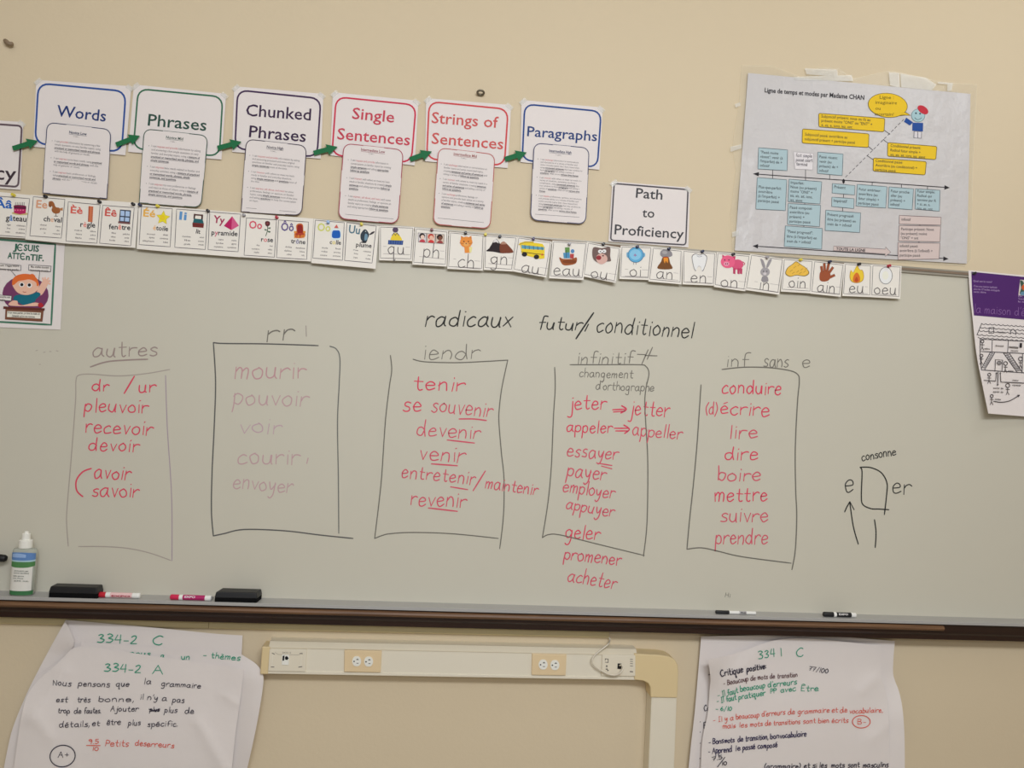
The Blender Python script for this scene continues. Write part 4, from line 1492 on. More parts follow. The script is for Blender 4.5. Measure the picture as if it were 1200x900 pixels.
sound('sound card ain with a brown hand', [(953.2, 305.2), (989.4, 309.2), (985.2, 347.8), (949.8, 344.2)], 0.0256, 0.008, 'ain', (957.2, 341.4, 978, 7.8), c9, 6, hand_pic, 'brown open hand')


def fire(c):
    P_ = [(868, 486), (885, 515), (905, 520), (915, 560), (905, 595), (870, 610), (830, 602), (814, 570), (822, 520), (838, 535), (852, 510)]
    c.S((170, 120, 40), *P_)
    c.S((232, 192, 60), *[(864 + (x - 864) * 0.93, 552 + (y - 552) * 0.93) for x, y in P_])
    c.S((206, 110, 46), (864, 536), (884, 560), (886, 596), (862, 606), (838, 596), (842, 560))
    c.S((178, 74, 40), (862, 566), (874, 590), (862, 602), (850, 592))


sound('sound card eu with a yellow and orange flame', [(989.2, 308.2), (1021.8, 310.2), (1021, 348.2), (987, 346.8)], 0.0266, 0.007, 'eu', (994.8, 342.8, 1012, 8), c9, 6, fire, 'yellow and orange flame')


def egg(c):
    c.E((110, 110, 112), 1068, 558, 48, 61)
    c.E((222, 224, 222), 1068, 558, 44, 57)
    c.E((230, 228, 210), 1066, 556, 22, 30)


sound('sound card oeu with a white egg, last card on the right', [(1021.4, 309.8), (1056.6, 311.8), (1055, 350.2), (1020, 348.2)], 0.0256, 0.007, 'oeu', (1024.2, 344.2, 1050.2, 7.8), c9, 6, egg, 'white egg with a grey outline')

# --- push pins
PINC = {'yellow': (206, 190, 60), 'black': (34, 32, 38), 'navy': (40, 44, 74), 'red': (170, 34, 56), 'pale blue': (140, 172, 214), 'grey': (150, 146, 150), 'purple': (62, 46, 86), 'maroon': (112, 40, 48)}
for (x, y, col, where) in [
        (17.5, 229.3, 'yellow', 'at the top of the birthday cake card'), (55, 231.2, 'black', 'above the brown bird card'), (118, 237.2, 'black', 'between the règle and fenêtre panels'),
        (157.3, 240, 'black', 'at the top corner of the fenêtre panel'), (165.3, 241, 'navy', 'at the left corner of the star card'), (186, 242.4, 'yellow', 'at the top middle of the star card'),
        (244.6, 247.8, 'black', 'between the bed and the pyramid'), (286.6, 252.8, 'grey', 'at the left corner of the rose panel'), (325, 255.4, 'red', 'between the rose and the throne'),
        (385, 261, 'pale blue', 'above the glue bottle'), (424, 263.4, 'yellow', 'at the top of the plume panel'), (506, 270, 'maroon', 'at the top of the ph card'),
        (545.5, 273.6, 'black', 'at the top of the orange cat card'), (568.6, 275.4, 'yellow', 'between the cat and the mountain cards'), (585.5, 277.8, 'black', 'above the mountains'),
        (624.6, 280.6, 'purple', 'at the top of the bus card'), (666.8, 286.6, 'grey', 'above the boat'), (706.4, 286.6, 'black', 'above the animal head on the ou card'),
        (746, 289.6, 'navy', 'above the round blue bird'), (783, 292, 'navy', 'above the volcano'), (822, 295.2, 'navy', 'above the tooth'), (858, 298.6, 'black', 'above the pink pig'),
        (897.6, 302.2, 'grey', 'above the rabbit'), (936.6, 305, 'yellow', 'above the pile of hay'), (970.8, 307.2, 'navy', 'above the brown hand'), (1005, 310, 'black', 'above the flame'),
        (1040, 312, 'red', 'above the egg')]:
    base = P(x, y, 0.0235)
    mb = MB()
    m = surf('pin_' + col.replace(' ', '_'), PINC[col], 0.3, 0.5)
    # fixed upright shape: flange, waist, head pointing out from the wall
    lathe(mb, base, (0, -1, 0), [(0.0, 0.0012), (0.0035, 0.0012), (0.0036, 0.0046), (0.0052, 0.0046), (0.0062, 0.003), (0.0115, 0.0026), (0.0128, 0.0042), (0.0146, 0.0042), (0.015, 0.002)], lambda i: m, 14)
    tag(fix_normals(mb.build('push_pin', None, smooth_shade=False, origin=base)), col + ' push pin ' + where, 'push pin', 'push pins along the top rail')

# ------------------------------------------------------------------ verb tense timeline poster
TLs = [(876.7, 85.5), (1137.4, 110), (1133, 309), (861, 293.6)]
tp = thing('timeline_poster', 'large laminated verb tense chart with blue and yellow boxes', 'poster', P(997, 301, 0.001))


def tdf(x, y):
    u, v = (x - 865) / 270.0, (y - 90) / 210.0
    w = 0.0018 * math.sin(y * 0.085 + x * 0.03) * max(0, 1 - abs(u) * 9) + 0.0
    return 0.0065 + w + 0.004 * max(0, 0.12 - u) / 0.12 * max(0, 0.5 - v)


mb = MB(tdf, 0); mb.quad(*TLs, M_POSTER, 40, 30); mb.build('sheet', tp, 'glossy pale poster paper', True)
mb = MB(lambda x, y: 0.0035, 0)
fo = [(869, 76.5), (905, 77), (942, 92), (960, 79), (982, 80), (1000, 92), (1041, 83), (1056, 85), (1085, 92), (1100, 95), (1118, 97), (1145, 99), (1140, 206), (1138, 303), (1131, 312), (990, 304), (858, 296), (856, 250), (862, 200), (858, 172), (866, 120)]
mb.poly(fo, M_FILM)
mb.build('laminate_edge', tp, 'clear wrinkled laminate film around the edge')
for a in ([(943, 80), (981, 81.5), (982, 90), (945, 87)], [(1041.5, 84.5), (1054, 85.5), (1054.5, 103), (1043, 100)], [(1055, 86), (1085, 91), (1097, 99), (1092, 106), (1056, 102)], [(1099, 96), (1117, 97.5), (1115, 106), (1110, 107), (1110, 99), (1099, 98)],
          [(930, 90), (998, 88), (1000, 95), (931, 94)], [(861, 122), (867, 120), (868, 124), (862, 126)], [(856, 172), (869, 169), (869, 174), (856, 178)], [(858, 272), (866, 270), (866, 276), (858, 278)]):
    mb = MB(lambda x, y: 0.008, 0)
    mb.poly(a, M_TAPE)
    mb.build('tape', tp, 'crumpled clear tape')

TXT = ink((62, 60, 62))


def tbox(name, label, q, fill, edge, textlines, tx, pitch, size, rad=0, tcol=TXT, bold=0.0):
    """A printed chart box: corners q, lines of text starting at tx with this line pitch; size = pixels per font unit."""
    mb = MB(tdf, 0.0007)
    tl, tr, br, bl = q
    if rad:
        r = rounded(tl, tr, br, bl, rad, 4)
        mb.poly(r, ink(fill)); mb.up(0.0003)
        mb.ribbon(r, 0.7, ink(edge), closed=True)
    else:
        mb.quad(tl, tr, br, bl, ink(fill), 5, 4); mb.up(0.0003)
        mb.ribbon([tl, tr, br, bl], 0.7, ink(edge), closed=True)
    o = mb.build('chart_box', tp, label)
    if textlines:
        b = MB(tdf, 0.0013)
        ux, uy = (tr[0] - tl[0]), (tr[1] - tl[1])
        L = math.hypot(ux, uy)
        ux, uy = ux / L, uy / L
        lx = (bl[0] - tl[0]) / (bl[1] - tl[1])
        x, y = tx
        for ln in textlines:
            w = advance(ln) * size
            b.text(ln, x, y, x + ux * w, y + uy * w, tcol, bold, size * 0.78)
            x += lx * pitch
            y += pitch
        b.build('chart_text', o)
    return o


def pen(name, label, strokes, w, col, dash=None):
    mb = MB(tdf, 0.0005)
    for s in strokes:
        mb.ribbon(s, w, ink(col))
    return mb.build(name, tp, label)


YEL, YED = (222, 186, 46), (110, 92, 40)
BLU, BLD = (166, 188, 194), (96, 110, 116)
PNK, PKD = (202, 186, 182), (120, 104, 104)
mb = MB(tdf, 0.0008)
mb.text('Ligne de temps et modes par Madame CHAN', 896, 108, 1012.7, 117, ink((50, 48, 52)), 0.02, 5.2)
mb.build('title_text', tp, 'bold black title')
DK = (46, 44, 48)
pen('timeline', 'upper double-headed arrow', [[(886, 203.9), (950, 208.6), (1030, 214), (1108, 219.6)]], 1.0, DK)
pen('timeline', 'lower double-headed arrow', [[(885, 288.4), (945, 292.4), (1037, 298.6), (1108, 303)]], 1.0, DK)
mb = MB(tdf, 0.0006)
for p in ([(882.4, 203.6), (889.5, 201.6), (889, 206.6)], [(1113, 220), (1107, 217), (1106.6, 222.4)], [(882, 288.2), (888.5, 286), (888.2, 291.2)], [(1111.6, 303.3), (1105.6, 300.5), (1105.4, 305.8)]):
    mb.poly(p, ink(DK))
mb.build('arrowhead', tp, 'black arrowheads')
dash = []
for k in range(17):
    a, b = k / 17.0, (k + 0.5) / 17.0
    x0, y0, x1, y1 = 1059, 140, 989, 209.5
    dash.append([(x0 + (x1 - x0) * a, y0 + (y1 - y0) * a), (x0 + (x1 - x0) * b, y0 + (y1 - y0) * b)])
pen('dashed_line', 'black dashed diagonal line', dash, 0.85, DK)
for st in [[(1036.7, 152.8), (1042.9, 157.4)], [(1035, 163.4), (1040.6, 167.8)], [(1018, 172), (1023, 176)], [(1016.7, 182.7), (1023.7, 187.4)],
     [(905.5, 198), (905.4, 210)], [(944, 199), (944, 211)], [(972.4, 204.5), (972.2, 209.8)], [(988.6, 227), (988.4, 232)], [(987.6, 243), (987.4, 248)], [(943, 237), (943, 239.5)], [(942, 263), (942, 265.5)],
     [(1022.2, 213.6), (1022, 217.6)], [(1056.5, 216), (1056.4, 220)], [(1087, 218), (1086.8, 222)], [(1078, 262), (1077.8, 265.6)], [(1077, 282), (1076.8, 285.6)]]:
    pen('joining_line', None, [st], 0.9, DK)
mb = MB(tdf, 0.0007); mb.ell(988.6, 212.4, 1.5, 2.8, ink((36, 34, 38))); mb.build('arrowhead', tp, 'black dot at now')

tbox('y', 'yellow box Subjonctif présent', [(959.4, 132.7), (1037, 138.7), (1036, 154.5), (959.6, 148.6)], YEL, YED, ['Subjonctif présent: nous ou ils au', 'présent moins "ONS" ou "ENT" +', 'e, es, e, ions, iez, ent'], (962.5, 137.6), 5.1, 4.3, 2)
tbox('y', 'yellow box Subjonctif passé', [(940.4, 151), (1018.4, 156.8), (1017.7, 172.8), (940, 167.6)], YEL, YED, ['Subjonctif passé: avoir/être au', 'subjonctif présent + participe passé'], (943.3, 158.8), 5.4, 4.1, 2)
tbox('y', 'yellow box Conditionnel présent', [(1040.4, 167), (1098, 171.6), (1096.7, 187), (1040, 183)], YEL, YED, ['Conditionnel présent:', 'Radical futur simple +', 'ais, ais, ait, ions, iez, aient'], (1043.6, 172), 5.2, 4.0, 2)
tbox('y', 'yellow box Conditionnel passé', [(1023.6, 185), (1085.6, 189.4), (1084.2, 205), (1023.2, 200.4)], YEL, YED, ['Conditionnel passé:', 'Avoir/être (au conditionnel) +', 'participe passé'], (1026, 189.6), 5.2, 4.0, 2)
mb = MB(tdf, 0.0008)
mb.poly([(1056, 132), (1062, 131.5), (1067.4, 135.4), (1061, 135.2), (1054, 136)], ink(YED)); mb.up(0.0002)
mb.ell(1040.4, 123.4, 23.4, 14.4, ink(YED), 6, 30); mb.up(0.0003)
mb.ell(1040.4, 123.4, 22.7, 13.8, ink(YEL), 6, 30); mb.poly([(1055, 132.2), (1061, 132.2), (1066, 135), (1060, 134.4), (1052, 134.8)], ink(YEL))
sb = mb.build('speech_bubble', tp, 'yellow oval speech bubble')
mb = MB(tdf, 0.0016)
for b, x0, y0, x1 in (('Ligne :', 1030.8, 115.6, 1047.4), ('imaginaire', 1026, 121.6, 1051), ('ou', 1026, 128.6, 1031.8), ('incertain!', 1025.4, 135.2, 1047.2)):
    mb.text(b, x0, y0, x1, y0 + (x1 - x0) * 0.03, ink((84, 70, 36)), 0.0, 3.7)
mb.build('chart_text', sb)
mb = MB(tdf, 0.0008); c = Crop(mb, 1000, 70, 7.5)
c.G((40, 76, 146), (465, 508), (525, 550), (498, 578), (445, 545))
c.G((40, 76, 146), (520, 553), (614, 555), (612, 630), (518, 624))
c.G((110, 110, 116), (532, 628), (602, 630), (600, 692), (530, 688))
c.G((206, 202, 206), (537, 632), (564, 633), (562, 687), (535, 684)); c.G((206, 202, 206), (570, 633), (597, 634), (595, 688), (568, 686))
c.E((100, 126, 134), 570, 490, 61, 59); c.E((160, 190, 196), 570, 490, 57, 55)
c.E((60, 80, 90), 550, 470, 8, 8); c.E((60, 80, 90), 587, 474, 8, 8)
c.L((70, 90, 100), 5, (540, 508), (556, 524), (580, 524), (600, 510), sm=True)
c.E((186, 52, 66), 612, 440, 53, 32, 35)
mb.build('drawing', tp, 'little figure in a red beret and blue top')

tbox('b', 'blue box venir à l\'imparfait', [(889, 173), (923, 175.7), (922.4, 200), (888.2, 198)], BLU, BLD, ['"Passé moins', 'récent": venir (à', "l'imparfait) de +", 'infinitif'], (891.2, 179.6), 5.2, 4.0)
tbox('b', 'small white note with handwriting', [(930, 177.8), (953.4, 179.8), (952.5, 199), (931.5, 198)], (216, 212, 214), (176, 172, 174), [], (0, 0), 1, 1)
mb = MB(tdf, 0.0013)
for b, x0, y0, x1 in (('fait simple', 932.5, 183.6, 951.5), ('passé court', 932.8, 188.8, 952), ('terminé', 933, 193.6, 946)):
    mb.hand(b, x0, y0, x1, y0 + 1, 2.2, ink((110, 106, 112)), 0.6)
mb.build('handwritten_text', tp, 'small grey handwriting')
tbox('b', 'blue box Passé récent', [(958.4, 178.2), (988, 180.5), (987, 205.8), (958, 203.2)], BLU, BLD, ['Passé récent:', 'venir (au', 'présent) de +', 'infinitif'], (960.2, 185), 5.4, 4.0)
tbox('b', 'blue box Plus-que-parfait', [(887.5, 208), (922, 210.7), (920.4, 246.8), (885.7, 245)], BLU, BLD, ['Plus-que-parfait:', 'avoir/être', "(à l'imparfait) +", 'participe passé'], (889, 220.4), 5.3, 4.1)
tbox('b', 'blue box Imparfait', [(924.7, 210), (963, 213), (961, 239), (923.6, 236.4)], BLU, BLD, ['Imparfait:', 'Nous (au présent)', 'moins "ONS" +', 'ais, ais, ait, ions,', 'iez, aient'], (926.6, 215.2), 5.1, 4.1)
tbox('b', 'blue box Passé composé', [(923.6, 238.4), (961.6, 240.6), (960.4, 265.6), (922.9, 263)], BLU, BLD, ['Passé composé:', 'avoir/être (au', 'présent) +', 'participe passé'], (925.6, 244.4), 5.4, 4.1)
tbox('b', 'blue box Passé progressif', [(920.4, 264.6), (963.7, 267.6), (962.9, 292), (919, 288.8)], BLU, BLD, ['"Passé progressif":', "être (à l'imparfait) en", 'train de + infinitif'], (922.4, 272.6), 5.6, 4.1)
tbox('b', 'blue box Présent', [(975.6, 215), (1002, 217.4), (1001.3, 228.4), (975.2, 226.2)], BLU, BLD, ['Présent'], (977.6, 220.4), 5, 4.3)
tbox('b', 'blue box Impératif', [(974.9, 231), (1000.9, 232.8), (1000.5, 244.4), (974.5, 242)], BLU, BLD, ['Impératif'], (977, 236.6), 5, 4.3)
tbox('b', 'blue box Présent progressif', [(967.7, 246.2), (1008.6, 249.5), (1007.4, 272.5), (967, 270)], BLU, BLD, ['Présent progressif:', 'être (au présent) en', 'train de + infinitif'], (969.6, 252.6), 5.6, 4.1)
tbox('b', 'blue box Futur antérieur', [(1004.6, 216), (1039.5, 218.8), (1038, 243.7), (1003.2, 241.4)], BLU, BLD, ['Futur antérieur:', 'avoir/être (au', 'futur simple) +', 'participe passé'], (1006.6, 223), 5.4, 4.0)
tbox('b', 'blue box Futur proche', [(1042, 219), (1070.5, 221.3), (1069, 245.8), (1041, 243.6)], BLU, BLD, ['Futur proche:', 'aller (au', 'présent) +', 'infinitif'], (1044, 225.2), 5.2, 4.0)
tbox('b', 'blue box Futur simple', [(1073, 221.2), (1101.6, 223), (1100.9, 247.5), (1072.3, 245)], BLU, BLD, ['Futur simple:', 'Radical qui', 'termine par R', '+ ai, as, a,', 'ons, ez, ont'], (1075, 225.4), 5.0, 3.9)
tbox('p', 'pinkish box infinitif', [(1054, 252.4), (1102.9, 254.6), (1102.6, 263.8), (1053.8, 262.6)], PNK, PKD, ['infinitif'], (1056.4, 258.4), 5, 4.0)
tbox('p', 'pinkish box Participe présent', [(1053.8, 264.2), (1102.3, 265), (1101.6, 283.4), (1053, 282.4)], PNK, PKD, ['Participe présent: Nous', '(au présent) moins', '"ONS" + ant'], (1056, 269.8), 5.2, 4.0)
tbox('p', 'pinkish box infinitif passé', [(1052.3, 284.2), (1101.6, 285), (1100.4, 303.4), (1052.3, 304.4)], PNK, PKD, ['infinitif passé:', "avoir/être (à l'infinitif) +", 'participe passé'], (1054.4, 289.6), 5.4, 4.0)
mb = MB(tdf, 0.0008)
ar = [(977, 288.3), (1037.6, 292), (1037.8, 289.4), (1043.9, 295.6), (1037.2, 300.4), (1037.4, 297.4), (976.7, 293.6)]
mb.poly([ar[0], ar[1], ar[5], ar[6]], ink(PNK)); mb.poly([ar[2], ar[3], ar[4]], ink(PNK)); mb.up(0.0002); mb.ribbon(ar, 0.55, ink(PKD), closed=True)
ab = mb.build('block_arrow', tp, 'pinkish block arrow')
mb = MB(tdf, 0.0014); mb.text('TOUTE LA LIGNE', 979.8, 293, 1014, 295.1, ink((52, 48, 52)), 0.02, 3.2); mb.build('chart_text', ab)

# ------------------------------------------------------------------ "je suis attentif" poster
js = thing('classroom_rule_poster', 'poster reading Je suis attentif with a red-haired cartoon pupil', 'poster', P(30, 380, 0.016))
jd = lambda x, y: 0.0172
mb = MB(jd, 0); mb.quad((-34, 276.5), (75.9, 286), (70.9, 386.4), (-38, 382), M_PAPER, 8, 8); mb.build('sheet', js, 'white laminated paper', True)
mb = MB(jd, 0.0005)
bd = [(-28, 278.4), (64.8, 286.3), (60, 380.6), (-32, 375.4)]
mb.ribbon(bd, 2.2, ink((52, 106, 84)), closed=True)
mb.build('border', js, 'green border')
mb = MB(jd, 0.0007); dots = 44
for i in range(4):
    a, b = bd[i], bd[(i + 1) % 4]
    for k in range(dots):
        t = k / dots
        mb.ell(a[0] + (b[0] - a[0]) * t, a[1] + (b[1] - a[1]) * t, 0.42, 0.42, ink((120, 160, 142)), n=6)
mb.build('dotted_border_pattern', js, 'small pale dots along the border')
mb = MB(jd, 0.0006)
JG = ink((48, 96, 78))
mb.text('J', 15.2, 292.6, 19.6, 293, JG, 0.03, 7)
mb.ribbon(smooth([(26, 287.2), (23.4, 286.2), (21, 288.2), (20.8, 291.4), (22.8, 293.6), (25.8, 293)], 5), 1.4, JG); mb.ribbon([(21, 290), (25, 290.2)], 1.2, JG)
mb.text('SUIS', 27.6, 293.6, 45.5, 295, JG, 0.03, 7)
mb.text('ATT', 8.7, 302.6, 23, 303.6, JG, 0.03, 6.8)
mb.ribbon(smooth([(28.8, 297.8), (26.4, 296.8), (24.2, 298.6), (24.2, 301.8), (26, 303.9), (28.8, 303.4)], 5), 1.4, JG); mb.ribbon([(24.4, 300.4), (28, 300.6)], 1.2, JG)
mb.text('nTIF.', 30.2, 304.4, 51.3, 306, JG, 0.03, 6.8)
mb.build('heading_text', js, 'green printed heading')
mb = MB(jd, 0.0007); c = Crop(mb, 0, 270, 6.923)
c.E((112, 58, 96), 207, 520, 188, 150, 4)
c.G((90, 86, 90), (-90, 258), (172, 282), (170, 328), (-92, 306)); c.G((222, 216, 212), (-86, 263), (168, 286), (166, 323), (-88, 301))
c.G((90, 86, 90), (232, 277), (417, 288), (412, 338), (230, 325)); c.G((222, 216, 212), (237, 282), (412, 293), (407, 332), (235, 320))
c.L((90, 86, 90), 5, (82, 318), (160, 408)); c.L((90, 86, 90), 5, (322, 332), (312, 440))
# raised arm, body, head
c.S((226, 178, 158), (296, 508), (345, 410), (362, 395), (390, 402), (392, 430), (340, 522))
for a, b in (((352, 405), (346, 388)), ((366, 398), (366, 384)), ((382, 402), (392, 388)), ((392, 414), (406, 408)), ((392, 428), (406, 434))):
    c.L((226, 178, 158), 17, a, b)
c.S((24, 102, 122), (108, 560), (125, 528), (180, 520), (250, 518), (300, 500), (330, 520), (290, 560), (280, 580), (200, 606), (150, 585))
c.S((226, 178, 158), (82, 610), (98, 572), (140, 572), (148, 600), (190, 606), (290, 585), (330, 612))
c.S((230, 180, 158), (100, 440), (112, 395), (180, 372), (250, 380), (310, 420), (312, 470), (270, 510), (205, 524), (140, 502))
c.S((214, 106, 52), (98, 440), (104, 395), (140, 364), (200, 352), (262, 362), (300, 392), (316, 440), (300, 452), (290, 420), (240, 398), (190, 405), (150, 412), (116, 440))
c.S((214, 106, 52), (232, 368), (262, 352), (286, 372), (270, 385))
c.E((236, 232, 226), 176, 440, 21, 19); c.E((236, 232, 226), 239, 446, 21, 19)
c.E((40, 34, 36), 177, 440, 13, 13); c.E((40, 34, 36), 238, 443, 13, 13)
c.L((170, 96, 84), 5, (186, 496), (198, 502), (212, 500), sm=True)
c.G((94, 46, 40), (28, 616), (364, 632), (360, 652), (26, 636))
c.G((118, 76, 58), (44, 638), (354, 652), (344, 740), (40, 722))
c.G((228, 220, 208), (60, 654), (332, 668), (328, 716), (56, 702))
c.E((170, 42, 52), 328, 606, 20, 20)
c.L((170, 42, 52), 6, (342, 598), (352, 612), (342, 622), sm=True)
c.G((80, 76, 80), (-60, 520), (97, 528), (94, 574), (-62, 566)); c.G((222, 216, 212), (-56, 525), (92, 533), (89, 569), (-58, 561))
mb.build('drawing', js, 'cartoon pupil with raised hand at a brown desk')
mb = MB(jd, 0.0042 - 0.0006)
mb.eps = 0.0030
for b, x0, y0, x1 in (('Mes yeux regardent', -11, 311, 22.5), ('la personne qui parle.', -11, 315.6, 22.5), ('Mes oreilles écoutent', 36, 313.4, 57.6), ('la personne qui parle.', 35.6, 317.4, 57), ('Ma bouche est', -6, 348.4, 12), ('fermée.', -6, 352, 7), ('Si je veux parler, je lève la main et', 9.4, 367, 46.6), ("j'attends qu'on me nomme.", 14, 371, 41)):
    mb.text(b, x0, y0, x1, y0 + (x1 - x0) * 0.05, ink((84, 78, 80)), 0.01, 2.2)
mb.build('small_text', js, 'small printed lines in the boxes')

# ------------------------------------------------------------------ purple verb house poster
pp = thing('verb_house_poster', 'purple-topped poster with a house line drawing, lower corner curling', 'poster', P(1200, 318, 0.02))


def pdf(x, y):
    v = max(0.0, (y - 318) / 170.0)
    e = 1139 + 19.0 * max(0.0, (y - 350) / 135.0) ** 1.3
    near = max(0.0, 1 - (x - e) / 46.0)
    return 0.0238 + 0.004 * v + 0.026 * (v ** 1.7) * near ** 1.5 + 0.010 * v * v


mb = MB(pdf, 0)
mb.between([(1134.8, 316.6), (1136.6, 345), (1139.4, 370), (1144, 413), (1151, 450), (1158.2, 484.6)], [(1290, 331), (1290, 360), (1290, 385), (1289, 430), (1288, 460), (1287, 495)], M_PAPER, 30, 26)
mb.build('sheet', pp, 'white paper curling at its lower left', True)
mb = MB(pdf, 0.0006)
mb.between([(1138.4, 318.4), (1139.2, 345), (1141.4, 369.6)], [(1286, 333), (1286, 358), (1286, 382)], ink((76, 40, 102)), 30, 8)
mb.build('header_band', pp, 'dark purple header band', True)
LV = ink((176, 150, 190))
mb = MB(pdf, 0.0010)
for b, x0, y0, x1 in (('Quel est le nom?', 1140.6, 330.2, 1162.4), ('C\'est une maison spéciale', 1141, 336.2, 1168.4), ('avec les 17 verbes conjugués', 1141, 339.6, 1171.4), ('avec être.', 1141.2, 342.8, 1156)):
    mb.text(b, x0, y0, x1, y0 + (x1 - x0) * 0.06, LV, 0.0, 2.2)
for b, x0, y0 in (('Dr. & Mrs.', 1193.4, 348), ('Vandertramp', 1193.2, 351), ('la maison', 1193.2, 354.2)):
    mb.text(b, x0, y0, x0 + 18, y0 + 1.1, LV, 0.0, 2.0)
mb.build('small_text', pp, 'small lilac printed lines')
mb = MB(pdf, 0.0010)
mb.hand("la maison d'être", 1141.6, 366.4, 1216, 371.2, 5.6, ink((128, 92, 148)), 0.8, 0, 0)
mb.build('heading_text', pp, 'thin lilac title')
mb = MB(pdf, 0.0010); c = Crop(mb, 1130, 310, 10)
c.G((200, 190, 186), (655, 178), (760, 184), (756, 366), (634, 360)); c.S((60, 84, 72), (655, 190), (690, 200), (710, 270), (690, 350), (650, 340), (665, 280))
c.E((206, 150, 120), 710, 255, 26, 32); c.S((200, 90, 50), (672, 262), (700, 240), (716, 285), (690, 300)); c.G((96, 136, 158), (665, 320), (755, 310), (756, 362), (655, 358))
mb.build('drawing', pp, 'small colour picture')
mb = MB(pdf, 0.0008); c = Crop(mb, 1130, 370, 6.929)
K = (66, 62, 66)
w = 6.5


def wavy(x0, y0, x1, y1, n, amp=8):
    pts = []
    for i in range(n * 6 + 1):
        t = i / (n * 6)
        pts.append((x0 + (x1 - x0) * t, y0 + (y1 - y0) * t + amp * abs(math.sin(math.pi * n * t))))
    c.L(K, 5, *pts)


wavy(140, 62, 700, 96, 16); wavy(128, 92, 700, 128, 15); wavy(118, 118, 700, 156, 15); wavy(104, 150, 700, 190, 15); wavy(112, 174, 700, 214, 15)
c.L(K, w, (142, 62), (104, 155))
c.L(K, w, (200, 142), (203, 98), (240, 94), (240, 140), (202, 142)); c.L(K, w, (375, 150), (376, 125), (396, 108), (420, 130), (418, 154))
c.L(K, w, (130, 190), (128, 290), (700, 316)); c.L(K, w, (228, 200), (224, 294)); c.L(K, w, (358, 206), (352, 300)); c.L(K, 5, (128, 190), (700, 218))
c.L(K, w, (128, 290), (140, 440), (700, 478))
c.L(K, w, (212, 296), (140, 430)); c.L(K, w, (248, 300), (165, 440)); c.L(K, w, (320, 304), (432, 462)); c.L(K, w, (368, 306), (474, 462)); c.L(K, w, (474, 310), (470, 465))
for k in range(9):
    t = k / 9
    c.L(K, 4, (212 - 72 * t, 296 + 134 * t), (240 - 72 * t, 312 + 128 * t)); c.L(K, 4, (324 + 108 * t, 304 + 152 * t), (370 + 100 * t, 314 + 148 * t))
    c.E((150, 146, 148), 226 - 66 * t, 306 + 130 * t, 10, 7); c.E((150, 146, 148), 352 + 100 * t, 318 + 138 * t, 11, 7)
c.L(K, w, (250, 450), (254, 356), (312, 360), (306, 454)); c.O(K, 284, 384, 17, 15, 5); c.L(K, 5, (268, 384), (300, 385)); c.L(K, 5, (284, 370), (284, 400))
for (x, y, r) in ((148, 220, 12), (140, 336, 12), (336, 402, 15), (458, 366, 16), (204, 490, 12), (354, 582, 16), (224, 664, 12)):
    c.O(K, x, y - r, r, r, 6); c.L(K, 6, (x, y), (x - 2, y + 34)); c.L(K, 6, (x - 14, y + 14), (x + 14, y + 16)); c.L(K, 6, (x - 2, y + 34), (x - 12, y + 58)); c.L(K, 6, (x - 2, y + 34), (x + 10, y + 58))
c.G((44, 40, 44), (452, 220), (470, 222), (468, 260), (450, 258)); c.L(K, 5, (365, 250), (440, 256), (438, 264), (364, 258))
c.L(K, w, (160, 524), (256, 530), (262, 462)); c.L(K, w, (275, 456), (272, 565)); c.L(K, w, (293, 460), (298, 538), (700, 556))
for a in (((254, 470), (262, 455), (270, 470)), ((286, 470), (293, 455), (300, 470)), ((264, 556), (272, 570), (280, 556))):
    c.G(K, *a)
c.L(K, w, (238, 694), (300, 702), (370, 690), (440, 650), sm=True); c.G(K, (430, 642), (455, 642), (440, 662))
for b, x0, y0, x1 in (('rester', 272, 138, 336), ('naître', 162, 272, 208), ('devenir', 252, 248, 324), ('mourir', 378, 288, 440), ('entrer', 355, 452, 402), ('rentrer', 392, 528, 442), ('revenir', 392, 568, 462), ('sortir de', 236, 592, 318), ('partir de', 236, 622, 318), ('tomber', 250, 682, 300)):
    c.T(K, b, x0, y0, x1, y0 + 4, 0.02, 13)
mb.build('drawing', pp, 'black line drawing of a house with verb names')
base = P(1140.4, 320.5, pdf(1140, 320))
mb = MB(); m = surf('pin_black', PINC['black'], 0.3, 0.5)
lathe(mb, base, (0, -1, 0), [(0.0, 0.0012), (0.0006, 0.005), (0.002, 0.005), (0.003, 0.003), (0.008, 0.0028), (0.0095, 0.0042), (0.0112, 0.0042), (0.0116, 0.002)], lambda i: m, 14)
tag(fix_normals(mb.build('push_pin', None, origin=base)), 'black push pin at the corner of the purple poster', 'push pin', 'push pins along the top rail')

# ------------------------------------------------------------------ flip-chart sheets hung under the tray
def curve_at(c, t):
    L = [0.0]
    for a, b in zip(c, c[1:]):
        L.append(L[-1] + math.dist(a, b))
    q = t * L[-1]
    for i in range(len(c) - 1):
        if q <= L[i + 1] + 1e-9:
            u = (q - L[i]) / max(1e-9, L[i + 1] - L[i])
            return (c[i][0] + (c[i + 1][0] - c[i][0]) * u, c[i][1] + (c[i + 1][1] - c[i][1]) * u)
    return c[-1]


def coons(mb, left, right, top, bottom, mat, nx=36, ny=36):
    l, r, t, b = smooth(left, 6), smooth(right, 6), smooth(top, 6), smooth(bottom, 6)
    idx = []
    for j in range(ny + 1):
        v = j / ny
        row = []
        for i in range(nx + 1):
            u = i / nx
            p = []
            for k in (0, 1):
                a = curve_at(l, v)[k] * (1 - u) + curve_at(r, v)[k] * u
                c = curve_at(t, u)[k] * (1 - v) + curve_at(b, u)[k] * v
                d = (t[0][k] * (1 - u) + t[-1][k] * u) * (1 - v) + (b[0][k] * (1 - u) + b[-1][k] * u) * v
                p.append(a + c - d)
            row.append(mb.pt(*p))
        idx.append(row)
    mb._grid(idx, mat)


